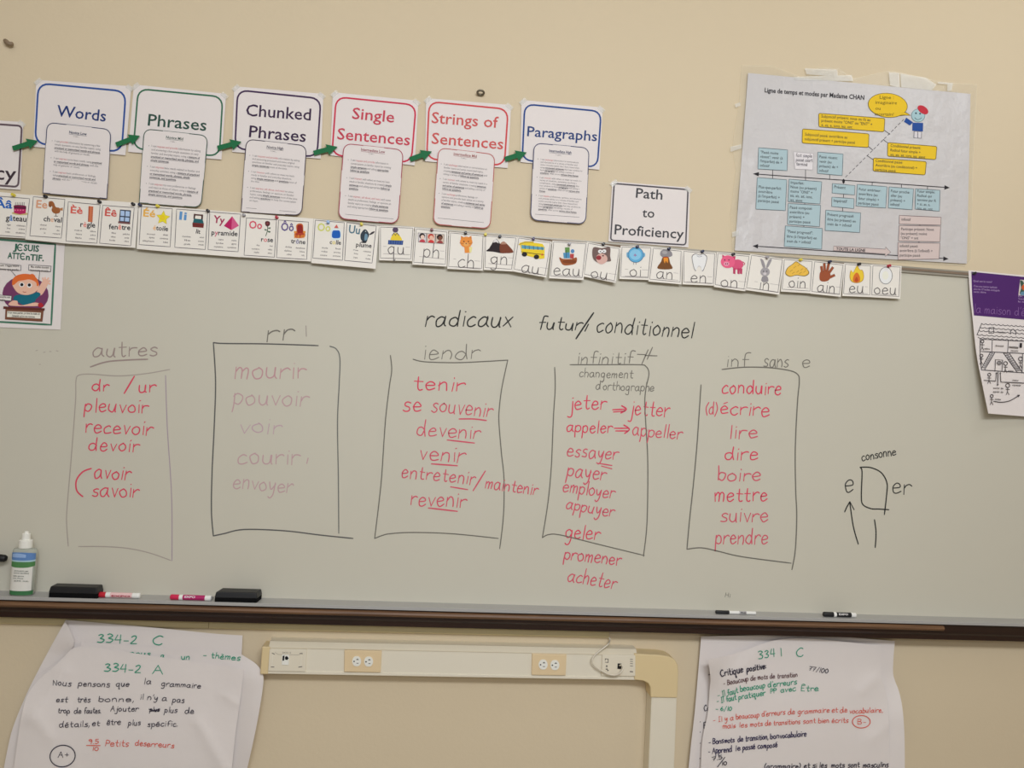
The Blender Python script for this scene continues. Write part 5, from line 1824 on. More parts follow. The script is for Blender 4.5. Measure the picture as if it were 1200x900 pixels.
def ridge(x, y, a, b, h, w):
    dx, dy = b[0] - a[0], b[1] - a[1]
    L2 = dx * dx + dy * dy
    t = max(0, min(1, ((x - a[0]) * dx + (y - a[1]) * dy) / L2))
    q = math.hypot(x - a[0] - t * dx, y - a[1] - t * dy)
    return 1.7 * h * math.exp(-q / w)


def ramp(v):
    v = max(0.0, min(1.0, v))
    return v * v * (3 - 2 * v)


GRF, BKF, RDF, NVF, BRF = ink((58, 146, 118)), ink((58, 54, 66)), ink((204, 96, 82)), ink((60, 54, 84)), ink((100, 74, 76))


def notes(t, dfn, mat, items, label, w=1.15, eps=0.002, slant=0.12):
    mb = MB(dfn, eps)
    for it in items:
        if isinstance(it[0], str):
            body, x0, y0, x1, y1, xh = it
            mb.hand(body, x0, y0, x1, y1, xh * 0.84, mat, w * 0.95, slant, 0.7)
        else:
            mb.ribbon(smooth(list(it), 6), w, mat)
    return mb.build('handwritten_text', t, label)


GRP = 'flip-chart sheets under the whiteboard'
# left stack: back, middle and front sheet
ch = thing('flipchart_sheet', 'back sheet of the left stack, headed 334-2 C in green', 'paper sheet', P(150, 900, 0.002), GRP)


def dL1(x, y):
    return 0.0165 + 0.004 * ramp((y - 740) / 160) + 0.008 * ramp((60 - x) / 55) * ramp((y - 760) / 100) + ridge(x, y, (84, 752), (120, 744), 0.0015, 8)


mb = MB(dL1, 0)
coons(mb, [(77, 726.5), (60, 757), (41, 793), (29, 818), (16, 850), (10, 872), (3, 908)], [(284.2, 744.6), (283, 770), (281, 810), (276, 860), (272, 908)],
      [(77, 726.5), (130, 731), (200, 737.4), (250, 742.4), (284.2, 744.6)], [(3, 908), (140, 908), (272, 908)], M_CHART)
mb.build('sheet', ch, 'white flip-chart paper', True)
mb = MB(lambda x, y: dL1(x, y) + 0.001 + 0.012 * ramp((x - 41) / 46.0) * ramp((770 - y) / 20), 0)
coons(mb, [(76.5, 728), (60, 757.4), (41, 793)], [(86.7, 750), (82, 763), (41.4, 793.4)], [(76.5, 728), (82, 739), (86.7, 750)], [(41, 793), (41.4, 793.4)], M_CHART, 8, 10)
mb.build('folded_corner', ch, 'folded pale corner', True)
notes(ch, dL1, GRF, [('334-2', 113.5, 753.2, 160.5, 754.4, 7), ('C', 178, 755, 191.5, 755.4, 7)], 'green handwriting reading 334-2 C', 1.6)

ch = thing('flipchart_sheet', 'middle sheet of the left stack, green words at its top, right edge bulging', 'paper sheet', P(200, 900, 0.003), GRP)


def dL2(x, y):
    return 0.0235 + 0.024 * ramp((x - 262) / 45) * ramp((y - 765) / 35) + 0.006 * ramp((y - 800) / 100)


mb = MB(dL2, 0)
coons(mb, [(96, 752), (84, 790), (70, 840), (60, 908)], [(283, 767), (300, 778), (307.5, 789), (308.6, 800), (304, 832), (297, 868), (288, 908)],
      [(96, 752), (144, 756), (200, 761), (283, 767)], [(60, 908), (170, 908), (288, 908)], M_CHART)
mb.build('sheet', ch, 'white flip-chart paper', True)
notes(ch, dL2, GRF, [('- thèmes', 238, 770.2, 281, 774, 4.6), ('nous', 152, 768, 176, 769, 4.2), ('a', 188, 770.6, 192, 770.8, 4), ('un', 212, 772.4, 222, 773, 4.2)], 'green handwriting partly hidden', 1.3)

ch = thing('flipchart_sheet', 'front sheet of the left stack, headed 334-2 A with A+ circled', 'paper sheet', P(150, 900, 0.004), GRP)


def dL3(x, y):
    return (0.032 + 0.010 * ramp((y - 770) / 130) + 0.014 * ramp((120 - x) / 100) * ramp((y - 790) / 60) + ridge(x, y, (75, 788), (36, 842), 0.004, 9)
            + ridge(x, y, (42, 842), (60, 866), 0.003, 8) + ridge(x, y, (232, 846), (264, 902), 0.004, 7) + 0.006 * ramp((x - 250) / 30) * ramp((835 - y) / 50) + ridge(x, y, (262, 814), (279, 826), 0.0025, 6))


mb = MB(dL3, 0)
coons(mb, [(83, 761), (66, 779), (46, 796), (33, 813), (27, 831), (21, 865), (15.5, 908)], [(286, 784.4), (283.5, 805), (281, 824), (276, 860), (271, 908)],
      [(83, 761), (100, 757.6), (144, 763.6), (200, 771.6), (250, 778.4), (286, 784.4)], [(15.5, 908), (140, 908), (271, 908)], M_CHART, 48, 48)
mb.build('sheet', ch, 'white flip-chart paper with creases', True)
notes(ch, dL3, GRF, [('334-2', 121.5, 787, 165, 788.4, 6.6), ('A', 178, 789, 191.5, 789.4, 7)], 'green handwriting reading 334-2 A', 1.6)
notes(ch, dL3, BKF, [('Nous', 61.5, 803, 83, 804, 4.6), ('pensons', 91.5, 804, 128, 805.4, 4.4), ('que', 136, 804, 151, 805, 4.4), ('la', 168.6, 801.6, 177, 801.8, 4.6), ('grammaire', 189, 804, 235, 806.4, 4.2),
                     ('est', 65.5, 822.6, 79, 823, 4.4), ('très', 90.5, 823, 105.4, 823, 4.4), ('bonne,', 115, 822.6, 156, 822, 4.4), ("il n'y a", 164, 819.4, 195, 821, 4.4), ('pas', 202, 823, 215.6, 823.6, 4.6),
                     ('trop', 67.6, 835.6, 81.4, 836, 4.2), ('de', 86.6, 836, 95, 836.2, 4.2), ('fautes.', 98.5, 836, 118, 835.6, 4.2), ('Ajouter', 129, 833.6, 162, 833.6, 4.4), ('plus', 192.4, 834.6, 207.4, 835.4, 4.4), ('de', 216.4, 836, 227, 836.4, 4.6),
                     ('détails,', 69, 852.6, 104.4, 851.4, 4.6), ('et', 108, 850.6, 116.4, 850.6, 4.4), ('être', 125, 849.4, 141, 849, 4.6), ('plus', 150, 849.8, 164.4, 850, 4.4), ('spécific.', 172.4, 851.4, 208, 851, 4.4),
                     ('plus', 175.4, 833.4, 186.6, 834, 3.6), [(174.6, 831), (180, 832.6), (187.4, 831)], [(175, 833.4), (187, 832.8)]], 'dark navy handwriting in four lines', 1.15)
notes(ch, dL3, RDF, [('9.5', 103.4, 871.4, 115.4, 871.6, 3.4), [(101.4, 873.6), (117.4, 873.8)], ('10', 108, 879.6, 115, 879.8, 3), ('Petits', 123.4, 874, 150.6, 875, 4.8), ('des', 158, 873.6, 171, 874.4, 4.4), ('erreurs', 171.6, 874.6, 203.6, 876.6, 4.4)],
      'orange-red handwriting reading 9.5/10 Petits des erreurs', 1.2)
pts = [(73.3 + 14.6 * math.cos(a) * 1.0 + 2 * math.sin(a), 886 + 12.4 * math.sin(a) - 2.4 * math.cos(a)) for a in [math.radians(-60 + 15 * i) for i in range(25)]]
notes(ch, dL3, BKF, [tuple(pts), ('A+', 67.4, 887.8, 80.6, 887.4, 5)], 'dark circled A+', 1.2)

# right stack: back, middle and front
ch = thing('flipchart_sheet', 'back sheet of the right stack, its right edge waving out past the others', 'paper sheet', P(930, 900, 0.002), GRP)


def dR1(x, y):
    return 0.016 + 0.028 * ramp((x - 1015) / 45) * ramp((y - 785) / 60) + 0.005 * ramp((y - 760) / 140)


mb = MB(dR1, 0)
coons(mb, [(821.6, 746), (818, 790), (813.6, 839), (810, 870), (806, 908)], [(1048.6, 751.4), (1046.8, 775), (1047, 792), (1054, 812), (1058, 834), (1060, 865), (1060.4, 908)],
      [(821.6, 746), (880, 744.6), (921, 744.4), (963, 745), (1010, 748), (1048.6, 751.4)], [(806, 908), (930, 908), (1060.4, 908)], M_CHART, 40, 30)
mb.build('sheet', ch, 'white flip-chart paper', True)
notes(ch, dR1, BKF, [('Cor', 824.6, 833, 834, 832.6, 5), ('pré', 824.6, 850.6, 837, 849.6, 4.6), ('p', 825, 861, 829.4, 861, 4.6), ('*', 820, 848, 822, 847.6, 5), ('*', 820, 860, 822, 859.6, 5), ('*', 820, 873, 822, 872.6, 5), ('*', 819.6, 891, 821.6, 890.6, 5), ('-', 830, 793.4, 833, 793, 5)],
      'black handwriting half hidden by the front sheet', 1.2)
ch = thing('flipchart_sheet', 'front sheet of the right stack, headed 334 1 C with B- circled in red', 'paper sheet', P(930, 900, 0.004), GRP)


def dR2(x, y):
    cx = ramp((880 - x) / 55) * ramp((840 - y) / 70)
    return (0.026 + 0.008 * ramp((y - 760) / 130) + 0.05 * cx * cx + ridge(x, y, (893, 758), (850, 800), 0.003, 14) + ridge(x, y, (1010, 810), (1024, 796), 0.004, 6)
            + 0.006 * ramp((x - 1000) / 40) * ramp((y - 790) / 60) + ridge(x, y, (1022, 866), (1040, 850), 0.003, 8))


mb = MB(dR2, 0)
coons(mb, [(830, 773), (832.6, 795), (831.6, 807), (829, 838), (823, 867), (821, 908)], [(1031.6, 756.6), (1032.4, 780), (1034, 797), (1039.6, 820), (1042, 858), (1043, 908)],
      [(830, 773), (856, 767.4), (876, 761), (896, 753.6), (921, 748.6), (963, 749.4), (1031.6, 756.6)], [(821, 908), (930, 908), (1043, 908)], M_CHART, 50, 44)
mb.build('sheet', ch, 'white flip-chart paper with a curled corner', True)
notes(ch, dR2, GRF, [('334 1', 888.6, 772.6, 916, 768.6, 6.4), ('C', 933, 769.6, 942.4, 768.4, 6.6)], 'green handwriting reading 334 1 C', 1.4)
notes(ch, dR2, BKF, [('Critique', 844.6, 793.4, 871, 787.6, 5.2), ('positive:', 875.4, 787.4, 898, 783, 4.6)], 'bold black handwriting reading Critique positive', 1.6)
notes(ch, dR2, BKF, [('77/100', 947.4, 785.4, 969.6, 789.4, 3.6)], 'black handwriting reading 77/100', 1.1)
notes(ch, dR2, BRF, [('- Beaucoup', 848, 803.4, 877, 798, 4), ('de mots de', 879.6, 797.4, 908, 794.8, 3.8), ('transition', 911, 795, 934.4, 793, 3.8)], 'brown-black handwriting', 1.05)
notes(ch, dR2, GRF, [('- Il faut', 841.6, 817.6, 865, 812, 4.4), ('beaucoup', 867.6, 810.6, 896.6, 806, 4.6), ("d'erreurs", 899.6, 805.4, 933.6, 802, 4.4), ('- Il faut', 840.4, 824.4, 863, 820, 4.4), ('pratiquer', 865.6, 820, 897, 814.4, 4.4), ('PP', 903, 812.6, 910, 811.6, 3.6), ('avec', 914.6, 811.6, 932.4, 809.6, 4.4), ('Être', 938.4, 810, 959, 809.6, 4.8),
                     ('- 6/10', 838.6, 833, 857.4, 832.6, 3.2)], 'green handwriting in three lines', 1.25)
notes(ch, dR2, RDF, [('- Il y a', 836, 846.6, 859.6, 843.6, 4.2), ('beaucoup', 862.6, 843, 889.6, 840.4, 4.2), ("d'erreurs", 892.6, 839.6, 920, 837.4, 4.2), ('de', 923.4, 837.4, 931.6, 836.8, 4.2), ('grammaire', 935, 837, 972, 834.4, 4), ('et', 975, 835, 981.6, 834.6, 4.2), ('de', 984.4, 835.4, 993, 834.6, 4.2), ('vocabulaire,', 995.4, 836, 1034, 834.6, 3.8),
                     ('mais', 846.8, 854, 862, 853, 4), ('les', 866.4, 852.4, 875.6, 852, 4), ('mots', 879, 851.6, 893.6, 850.6, 4), ('de', 896.6, 850.4, 903.6, 850, 4), ('transitions', 906.4, 850, 937.6, 848, 4), ('sont', 941, 848, 955.6, 847.4, 4), ('bien', 959, 847.6, 971.6, 847, 4), ('écrits', 974.6, 847.4, 994, 846.6, 4)], 'red handwriting in two lines', 1.05)
pts = [(1009.4 + 10.4 * math.cos(a), 845.8 + 7.3 * math.sin(a)) for a in [math.radians(-100 + 15 * i) for i in range(25)]]
notes(ch, dR2, RDF, [tuple(pts), ('B-', 1004.6, 848.8, 1015, 848.4, 4)], 'red circled B-', 1.05)
notes(ch, dR2, NVF, [('- Bons', 830.4, 872.6, 848, 870.4, 4.2), ('mots', 849, 870.6, 860.6, 869.6, 4), ('de', 864.6, 869.4, 871, 868.6, 4), ('transition,', 873.6, 868.6, 900, 866, 4.2), ('bon', 902.6, 866, 913, 865, 4.2), ('vocabulaire', 914, 865, 945, 862.6, 4.2),
                     ('- Apprend', 830, 883.8, 857.6, 880.8, 4.4), ('le', 862, 879.8, 867.6, 879.4, 4.2), ('passé', 870.4, 879, 885, 877.4, 4.2), ('composé', 888, 877.4, 911, 875.4, 4.2)], 'dark navy handwriting in two lines', 1.3)
notes(ch, dR2, BKF, [('7.5', 834.6, 891.4, 846.4, 889.4, 3), [(849.4, 887.6), (841, 898.6)], ('10', 846, 896.8, 851.6, 896.4, 2.8), ('(grammaire)', 895.6, 901, 938, 900.4, 4.2), ('et si les', 942, 900, 969, 899.6, 4.2), ('mots', 974, 899.6, 989.6, 899.4, 4.2), ('sont', 993.6, 899.4, 1007, 899.2, 4.2), ('masculins', 1011, 899.4, 1041, 899, 4.2)],
      'black handwriting cut off at the bottom', 1.3)

# ------------------------------------------------------------------ raceway with outlets under the board
def slab(mb, outline, d1, d0, mat):
    """A plate with a pixel outline at depth d1, reaching back to depth d0 along the wall's normal."""
    f = [P(x, y, d1) for x, y in outline]
    n = len(f)
    v = f + [Vector((p.x, -d0, p.z)) for p in f]
    faces = [tuple(range(n))[::-1], tuple(range(n, 2 * n))] + [(i, (i + 1) % n, n + (i + 1) % n, n + i) for i in range(n)]
    mb.raw(v, faces, mat)


DR = 0.052
rw = thing('cable_raceway', 'cream metal raceway with outlets, turning down at a tan elbow', 'raceway', P(530, 776, 0.0))
zt = Z([(318, 759.6), (745, 766.9)], DR)
zb = Z([(358, 787.4), (744.4, 793.4)], DR)
zc = Z([(316, 790), (744, 796.4)], DR)
xl, xr = P(313, 775, DR).x, P(746, 780, DR).x
zT = Z([(322.5, 752.2), (743.7, 759.8)], 0.037)
mb = MB()
prism(mb, [(0.0005, zc - 0.002), (DR - 0.004, zc - 0.002), (DR + 0.001, zc + 0.001), (DR + 0.001, zb - 0.0005), (DR - 0.0012, zb + 0.0005), (DR - 0.0012, zt - 0.001), (0.0005, zt - 0.001)], xl, xr, M_RACE)
fix_normals(mb.build('horizontal_channel', rw, 'long cream channel'))
mb = MB(); prism(mb, [(0.0005, zt - 0.0008), (DR + 0.001, zt - 0.0008), (DR + 0.0015, zt + 0.001), (0.037, zT), (0.0005, zT + 0.001)], xl + 0.002, xr, M_RACE_TOP)
fix_normals(mb.build('sloping_lid', rw, 'pale sloping top'))
mb = MB(); slab(mb, [(763.6, 812), (793.6, 812), (789.8, 910), (759.6, 910)], DR, 0.0005, M_RACE)
o = bevel(mb.build('vertical_channel', rw, 'cream channel running down'), 0.003)
mb = MB(); slab(mb, [(307, 757.6), (316.4, 758), (313.8, 790.4), (304.6, 790.2)], DR + 0.004, 0.0005, M_TAN)
bevel(mb.build('end_cap', rw, 'tan plastic end cap'), 0.003)
mb = MB(); slab(mb, [(743.4, 766.2), (774, 767.6), (784, 769.4), (791, 773.4), (794.6, 780), (795, 790), (793.8, 818), (762.6, 817.4), (762.2, 806), (760, 801), (754, 798), (743.6, 797)], DR + 0.005, 0.0005, M_TAN)
bevel(mb.build('elbow_cover', rw, 'tan plastic elbow'), 0.003)


def outlet(q, recs, rot):
    mb = MB(); slab(mb, q, DR + 0.005, DR - 0.002, M_OUTLET)
    pl = bevel(mb.build('outlet_plate', rw, 'tan outlet plate'), 0.0015)
    for (cx, cy) in recs:
        mb = MB()
        rx, ry = 5.2, 6.1
        pts = []
        for i in range(24):
            a = math.radians(i * 15)
            pts.append((cx + rx * math.cos(a), cy + max(-5.7, min(5.7, ry * math.sin(a)))))
        slab(mb, pts, DR + 0.0075, DR, M_WHITE)
        dk = ink((48, 44, 44))
        mb.dfn = lambda x, y: DR + 0.0078
        mb.eps = 0
        mb.ell(cx - 3, cy + 0.1, 0.9, 0.9, dk, n=10)
        mb.poly([(cx - 0.4, cy - 2.4), (cx + 2.4, cy - 2.4), (cx + 2.4, cy - 1.6), (cx - 0.4, cy - 1.6)], dk)
        mb.poly([(cx + 0.6, cy - 3.2), (cx + 1.4, cy - 3.2), (cx + 1.4, cy - 2.2), (cx + 0.6, cy - 2.2)], dk)
        mb.poly([(cx - 0.2, cy + 1.9), (cx + 2.2, cy + 1.9), (cx + 2.2, cy + 2.6), (cx - 0.2, cy + 2.6)], dk)
        mb.build('receptacle', pl, 'white socket face')
    mb = MB(); (ax, ay), (bx, by) = recs
    lathe(mb, P((ax + bx) / 2, (ay + by) / 2, DR + 0.004), (0, -1, 0), [(0, 0.0022), (0.0016, 0.0022), (0.002, 0.0012)], lambda i: M_OUTLET, 12)
    mb.build('screw', pl)


outlet([(403.6, 762), (447.4, 762.8), (446, 788.2), (403.2, 787.4)], [(417.9, 775), (431.9, 775.4)], 0)
outlet([(623.6, 766.2), (664, 767), (663, 791.6), (623, 791)], [(636.5, 778.9), (650.3, 779.5)], 0)
M_DARK = ink((30, 28, 30))
q1 = [(315.8, 760.8), (359.6, 761.2), (358, 787.2), (314, 786.8)]
mb = MB(); slab(mb, q1, DR + 0.005, DR - 0.002, M_PLATE)
pl = bevel(mb.build('data_plate', rw, 'cream data plate with a jack'), 0.0015)
mb = MB(); slab(mb, [(330.6, 767.4), (338.8, 767.6), (338.2, 779.6), (330, 779.2)], DR + 0.0075, DR, M_WHITE); bevel(mb.build('jack', pl, 'white data jack'), 0.0006)
mb = MB(DR + 0.008, 0)
mb.poly([(331.2, 769), (333.4, 768), (333, 774), (331, 774.4)], M_DARK); mb.poly([(334, 770), (336, 768.6), (338.4, 771.4), (336.4, 773.6), (334, 772.6)], M_DARK)
mb.build('socket_opening', pl, 'black openings')
mb = MB(DR + 0.0055, 0)
mb.text('DATA 12', 331, 765.6, 341, 765.8, ink((120, 112, 104)), 0.01, 1.6)
mb.ribbon([(322, 764.4), (326, 767), (350, 767.4), (354, 764.8)], 0.4, ink((150, 142, 128)))
for (a, b) in (((319, 765.4), (321.6, 766.6)), ((351.6, 765.8), (354.4, 766)), ((317.8, 781.6), (321, 781.6)), ((350, 781.8), (353.8, 781.2))):
    mb.ribbon([a, b], 1.2, ink((110, 102, 96)))
mb.ribbon([(319.6, 768), (318.8, 780)], 0.8, ink((220, 214, 200))); mb.ribbon([(353.4, 768), (352.6, 780)], 0.8, ink((220, 214, 200)))
mb.build('label_text', pl, 'small printed label and slots')
q2 = [(705.6, 767.4), (745, 768), (744.6, 792.6), (705, 792)]
mb = MB(); slab(mb, q2, DR + 0.005, DR - 0.002, M_PLATE)
pl = bevel(mb.build('data_plate', rw, 'cream data plate with the cable plugged in'), 0.0015)
mb = MB(); slab(mb, [(724, 777.6), (728.4, 777.8), (728, 784), (723.6, 783.8)], DR + 0.0065, DR, M_DARK); mb.build('jack', pl, 'dark data jack')
mb = MB(DR + 0.0055, 0)
lb = ink((70, 66, 64))
mb.ribbon([(709.2, 772), (712.8, 772.4), (712.6, 776.4), (709.4, 776)], 0.9, lb); mb.ribbon([(709.4, 772), (709.2, 774)], 0.8, lb)
mb.ell(711, 780.6, 1, 1, lb, n=8); mb.ribbon([(710, 784), (713, 785.6)], 1, lb); mb.ribbon([(711, 783), (712.4, 786.6)], 0.7, lb)
for k, yy in enumerate((772.6, 775, 777.6, 780.4, 787)):
    mb.ribbon([(738.6, yy), (741.4, yy + 0.2)], 0.9 if k != 4 else 1.6, ink((110, 104, 98)))
mb.build('label_text', pl, 'small dark printed marks')

tk = thing('cable_trunking', 'thin tan cable trunking strip under the wooden ledge', 'cable trunking', P(400, 740, 0.0))
zs1 = Z([(290, 728.6), (610, 734.4), (714.4, 741)], 0.013)
zs0 = Z([(290, 736.7), (610, 745), (712.5, 749.4)], 0.013)
x0, xj, x1 = BX0, P(244.5, 735, 0.013).x, P(714, 745, 0.013).x
for a, b in ((x0, xj - 0.0006), (xj + 0.0006, x1)):
    mb = MB(); prism(mb, [(0.0005, zs0), (0.010, zs0), (0.013, zs0 + 0.004), (0.013, zs1 - 0.004), (0.010, zs1), (0.0005, zs1)], a, b, M_TRUNK)
    fix_normals(mb.build('trunking_length', tk))
mb = MB(); box(mb, x1 - 0.0005, x1 + 0.0008, -0.011, -0.002, zs0 + 0.003, zs1 - 0.003, ink((110, 96, 70))); mb.build('open_end', tk, 'dark open end')

cpts = [(704, 745.4, 0.008), (713.5, 747, 0.009), (714.5, 750.5, 0.016), (712.5, 755, 0.052), (703, 762.6, 0.062), (696, 769, 0.064), (693.8, 775, 0.066), (697, 780.4, 0.066), (704, 785.4, 0.066), (711, 789.2, 0.068), (717, 791, 0.07),
        (723, 790.6, 0.074), (728, 787.4, 0.078), (730.4, 782.4, 0.074), (728.6, 779.4, 0.068), (726.4, 780, 0.0615)]
cp = [(a[0], a[1]) for a in cpts]
sm = smooth(cp, 5)
ds = smooth([(i, a[2]) for i, a in enumerate(cpts)], 5)
mb = MB(); tube(mb, [P(p[0], p[1], d[1]) for p, d in zip(sm, ds)], 0.0024, M_CABLE, 10)
tag(mb.build('network_cable', None, smooth_shade=True), 'pale grey cable looping from the trunking into the data plate', 'cable')

# ------------------------------------------------------------------ things standing on the marker tray
ZT = z_tray + 0.0012


def xat(px, d):
    return P(px, 695, d).x


def loft(mb, cx, cy, rings, mat, n=28, p=2.4):
    """Superellipse rings (z, rx, ry) stacked upward."""
    base = len(mb.v)
    for z, rx, ry in rings:
        for k in range(n):
            a = 2 * math.pi * k / n
            c, s = math.cos(a), math.sin(a)
            mb.v.append((cx + rx * math.copysign(abs(c) ** (2 / p), c), cy + ry * math.copysign(abs(s) ** (2 / p), s), z))
    k = mb.mi(mat)
    for i in range(len(rings) - 1):
        for j in range(n):
            j2 = (j + 1) % n
            mb.f.append([base + i * n + j, base + i * n + j2, base + (i + 1) * n + j2, base + (i + 1) * n + j]); mb.m.append(k)
    mb.f.append([base + j for j in range(n)][::-1]); mb.m.append(k)
    e = base + (len(rings) - 1) * n
    mb.f.append([e + j for j in range(n)]); mb.m.append(k)


def shell(mb, cx, cy, z0, z1, rx, ry, mat, a0=-172, a1=-8, n=20, p=2.4, wave=0.0, wave0=0.0):
    """A label band wrapped on the front of a loft."""
    base = len(mb.v)
    for k in range(n + 1):
        a = math.radians(a0 + (a1 - a0) * k / n)
        c, s = math.cos(a), math.sin(a)
        x, y = cx + rx * math.copysign(abs(c) ** (2 / p), c), cy + ry * math.copysign(abs(s) ** (2 / p), s)
        t = math.sin(math.pi * k / n)
        mb.v += [(x, y, z0 + wave0 * t), (x, y, z1 + wave * t)]
    kk = mb.mi(mat)
    for k in range(n):
        a = base + 2 * k
        mb.f.append([a, a + 2, a + 3, a + 1]); mb.m.append(kk)


m_clear, nt, b = new_mat('clear_bottle_plastic')
b.inputs['Base Color'].default_value = (0.84, 0.88, 0.80, 1)
b.inputs['Roughness'].default_value = 0.12
b.inputs['Transmission Weight'].default_value = 0.55
b.inputs['IOR'].default_value = 1.2
bx, bd = xat(26, 0.05), 0.05
bt = thing('pump_bottle', 'clear sanitizer bottle with a blue and green label at the tray end', 'bottle', (bx, -bd, ZT))
mb = MB()
H = 0.128
loft(mb, bx, -bd, [(ZT, 0.027, 0.018), (ZT + 0.003, 0.0295, 0.0205), (ZT + H * 0.5, 0.0300, 0.021), (ZT + H - 0.006, 0.0300, 0.021), (ZT + H - 0.001, 0.0285, 0.019), (ZT + H + 0.001, 0.016, 0.014), (ZT + H + 0.005, 0.0125, 0.0125)], m_clear)
mb.build('bottle_body', bt, 'clear plastic body', True)
mb = MB(); R1, R2 = 0.0304, 0.0214
shell(mb, bx, -bd, ZT + 0.003, ZT + 0.0145, R1, R2, ink((62, 112, 72)))
shell(mb, bx, -bd, ZT + 0.0145, ZT + 0.085, R1, R2, ink((212, 210, 204)), a0=-166, a1=-26)
shell(mb, bx, -bd, ZT + 0.082, ZT + 0.098, R1 + 0.0002, R2 + 0.0002, ink((76, 124, 76)), wave0=-0.004, wave=-0.001)
shell(mb, bx, -bd, ZT + 0.094, ZT + 0.103, R1 + 0.0003, R2 + 0.0003, ink((160, 190, 200)), wave=-0.001)
shell(mb, bx, -bd, ZT + 0.099, ZT + 0.116, R1 + 0.0004, R2 + 0.0004, ink((92, 128, 180)), wave=0.004, wave0=-0.001)
shell(mb, bx, -bd, ZT + 0.106, ZT + 0.114, R1 + 0.0005, R2 + 0.0005, ink((140, 168, 208)), a0=-140, a1=-70, wave=0.003)
mb.build('front_label', bt, 'printed label with a blue sky and green hill')
mb = MB(bd + 0.0222, 0)
tc = ink((96, 104, 98))
for bdy, x0, y0, x1 in (('antiseptic gel', 16.6, 669.4, 33), ('hand sanitizer', 16.4, 672, 34.4), ('kills germs', 15.6, 675.4, 28), ('no rinse', 15.4, 678, 27), ('236 mL', 16, 681.2, 34)):
    mb.text(bdy, x0, y0, x1, y0 + 0.6, tc, 0.02, 1.3)
mb.build('label_text', bt, 'tiny printed lines')
mb = MB()
lathe(mb, (bx, -bd, ZT + H + 0.002), (0, 0, 1), [(0, 0.0172), (0.020, 0.0172), (0.0215, 0.015), (0.0216, 0.0108), (0.038, 0.0104), (0.0395, 0.0095), (0.0396, 0.006), (0.045, 0.005)], lambda i: M_WHITE, 24)
mb.build('pump_cap', bt, 'white cap and nozzle')

# spray bottle whose black trigger just enters the frame at the left
sx = xat(-30, 0.045)
sp = thing('spray_bottle', 'spray bottle with only its black nozzle tip in view at the left edge', 'spray bottle', (sx, -0.045, ZT))
mb = MB(); loft(mb, sx, -0.045, [(ZT, 0.026, 0.024), (ZT + 0.003, 0.029, 0.027), (ZT + 0.075, 0.029, 0.027), (ZT + 0.095, 0.02, 0.018), (ZT + 0.102, 0.013, 0.013), (ZT + 0.108, 0.013, 0.013)], M_WHITE, p=2)
mb.build('bottle_body', sp, None, True)
zn = P(0, 652.4, 0.045).z
mb = MB(); lathe(mb, (sx, -0.045, ZT + 0.1), (0, 0, 1), [(0, 0.0155), (0.014, 0.0155), (0.016, 0.012), (zn - ZT - 0.1, 0.011)], lambda i: M_BLACK, 18); mb.build('collar', sp, 'black collar')
mb = MB(); tipx = xat(5.2, 0.045) - sx
lathe(mb, (sx - 0.03, -0.045, zn), (1, 0, -0.04), [(0, 0.009), (0.004, 0.0105), (tipx + 0.01, 0.0105), (tipx + 0.024, 0.0098), (tipx + 0.0285, 0.0075), (tipx + 0.03, 0.003)], lambda i: M_BLACK, 18)
mb.build('spray_head', sp, 'black spray head', True)
mb = MB(); v0 = Vector((sx + 0.022, -0.045, zn - 0.008)); tube(mb, [v0, v0 + Vector((0.008, 0, -0.012)), v0 + Vector((0.012, 0, -0.026)), v0 + Vector((0.01, 0, -0.04))], 0.0045, M_BLACK, 10); mb.build('trigger', sp, 'black trigger')


def eraser(label, pxa, pxb, df, db, h, skew):
    xa, xb = xat(pxa, df), xat(pxb, df)
    t = thing('whiteboard_eraser', label, 'eraser', ((xa + xb) / 2, -(df + db) / 2, ZT), 'erasers on the marker tray')
    mb = MB()
    zf = ZT + h * 0.42

    def trap(z0, z1, m, i0, i1):
        v = []
        for z, i in ((z0, i0), (z1, i1)):
            v += [(xa + i, -df + i, z), (xb - i, -df + i + skew, z), (xb - i + skew, -db - i, z), (xa + i + skew * 1.5, -db - i, z)]
        mb.raw(v, [(3, 2, 1, 0), (4, 5, 6, 7), (0, 1, 5, 4), (1, 2, 6, 5), (2, 3, 7, 6), (3, 0, 4, 7)], m)
    trap(ZT, zf, M_FELT, 0.001, 0.001)
    bevel(mb.build('felt_pad', t, 'black felt pad'), 0.001)
    mb = MB()
    trap(zf, ZT + h, M_BLACK, 0.0, 0.003)
    bevel(mb.build('grip', t, 'black plastic back'), 0.0025, 3)


eraser('black eraser beside the clear bottle', 56.6, 114, 0.078, 0.034, 0.031, 0.0)
eraser('black eraser right of the pink marker, its top face in view', 251.4, 301.4, 0.080, 0.026, 0.029, 0.004)


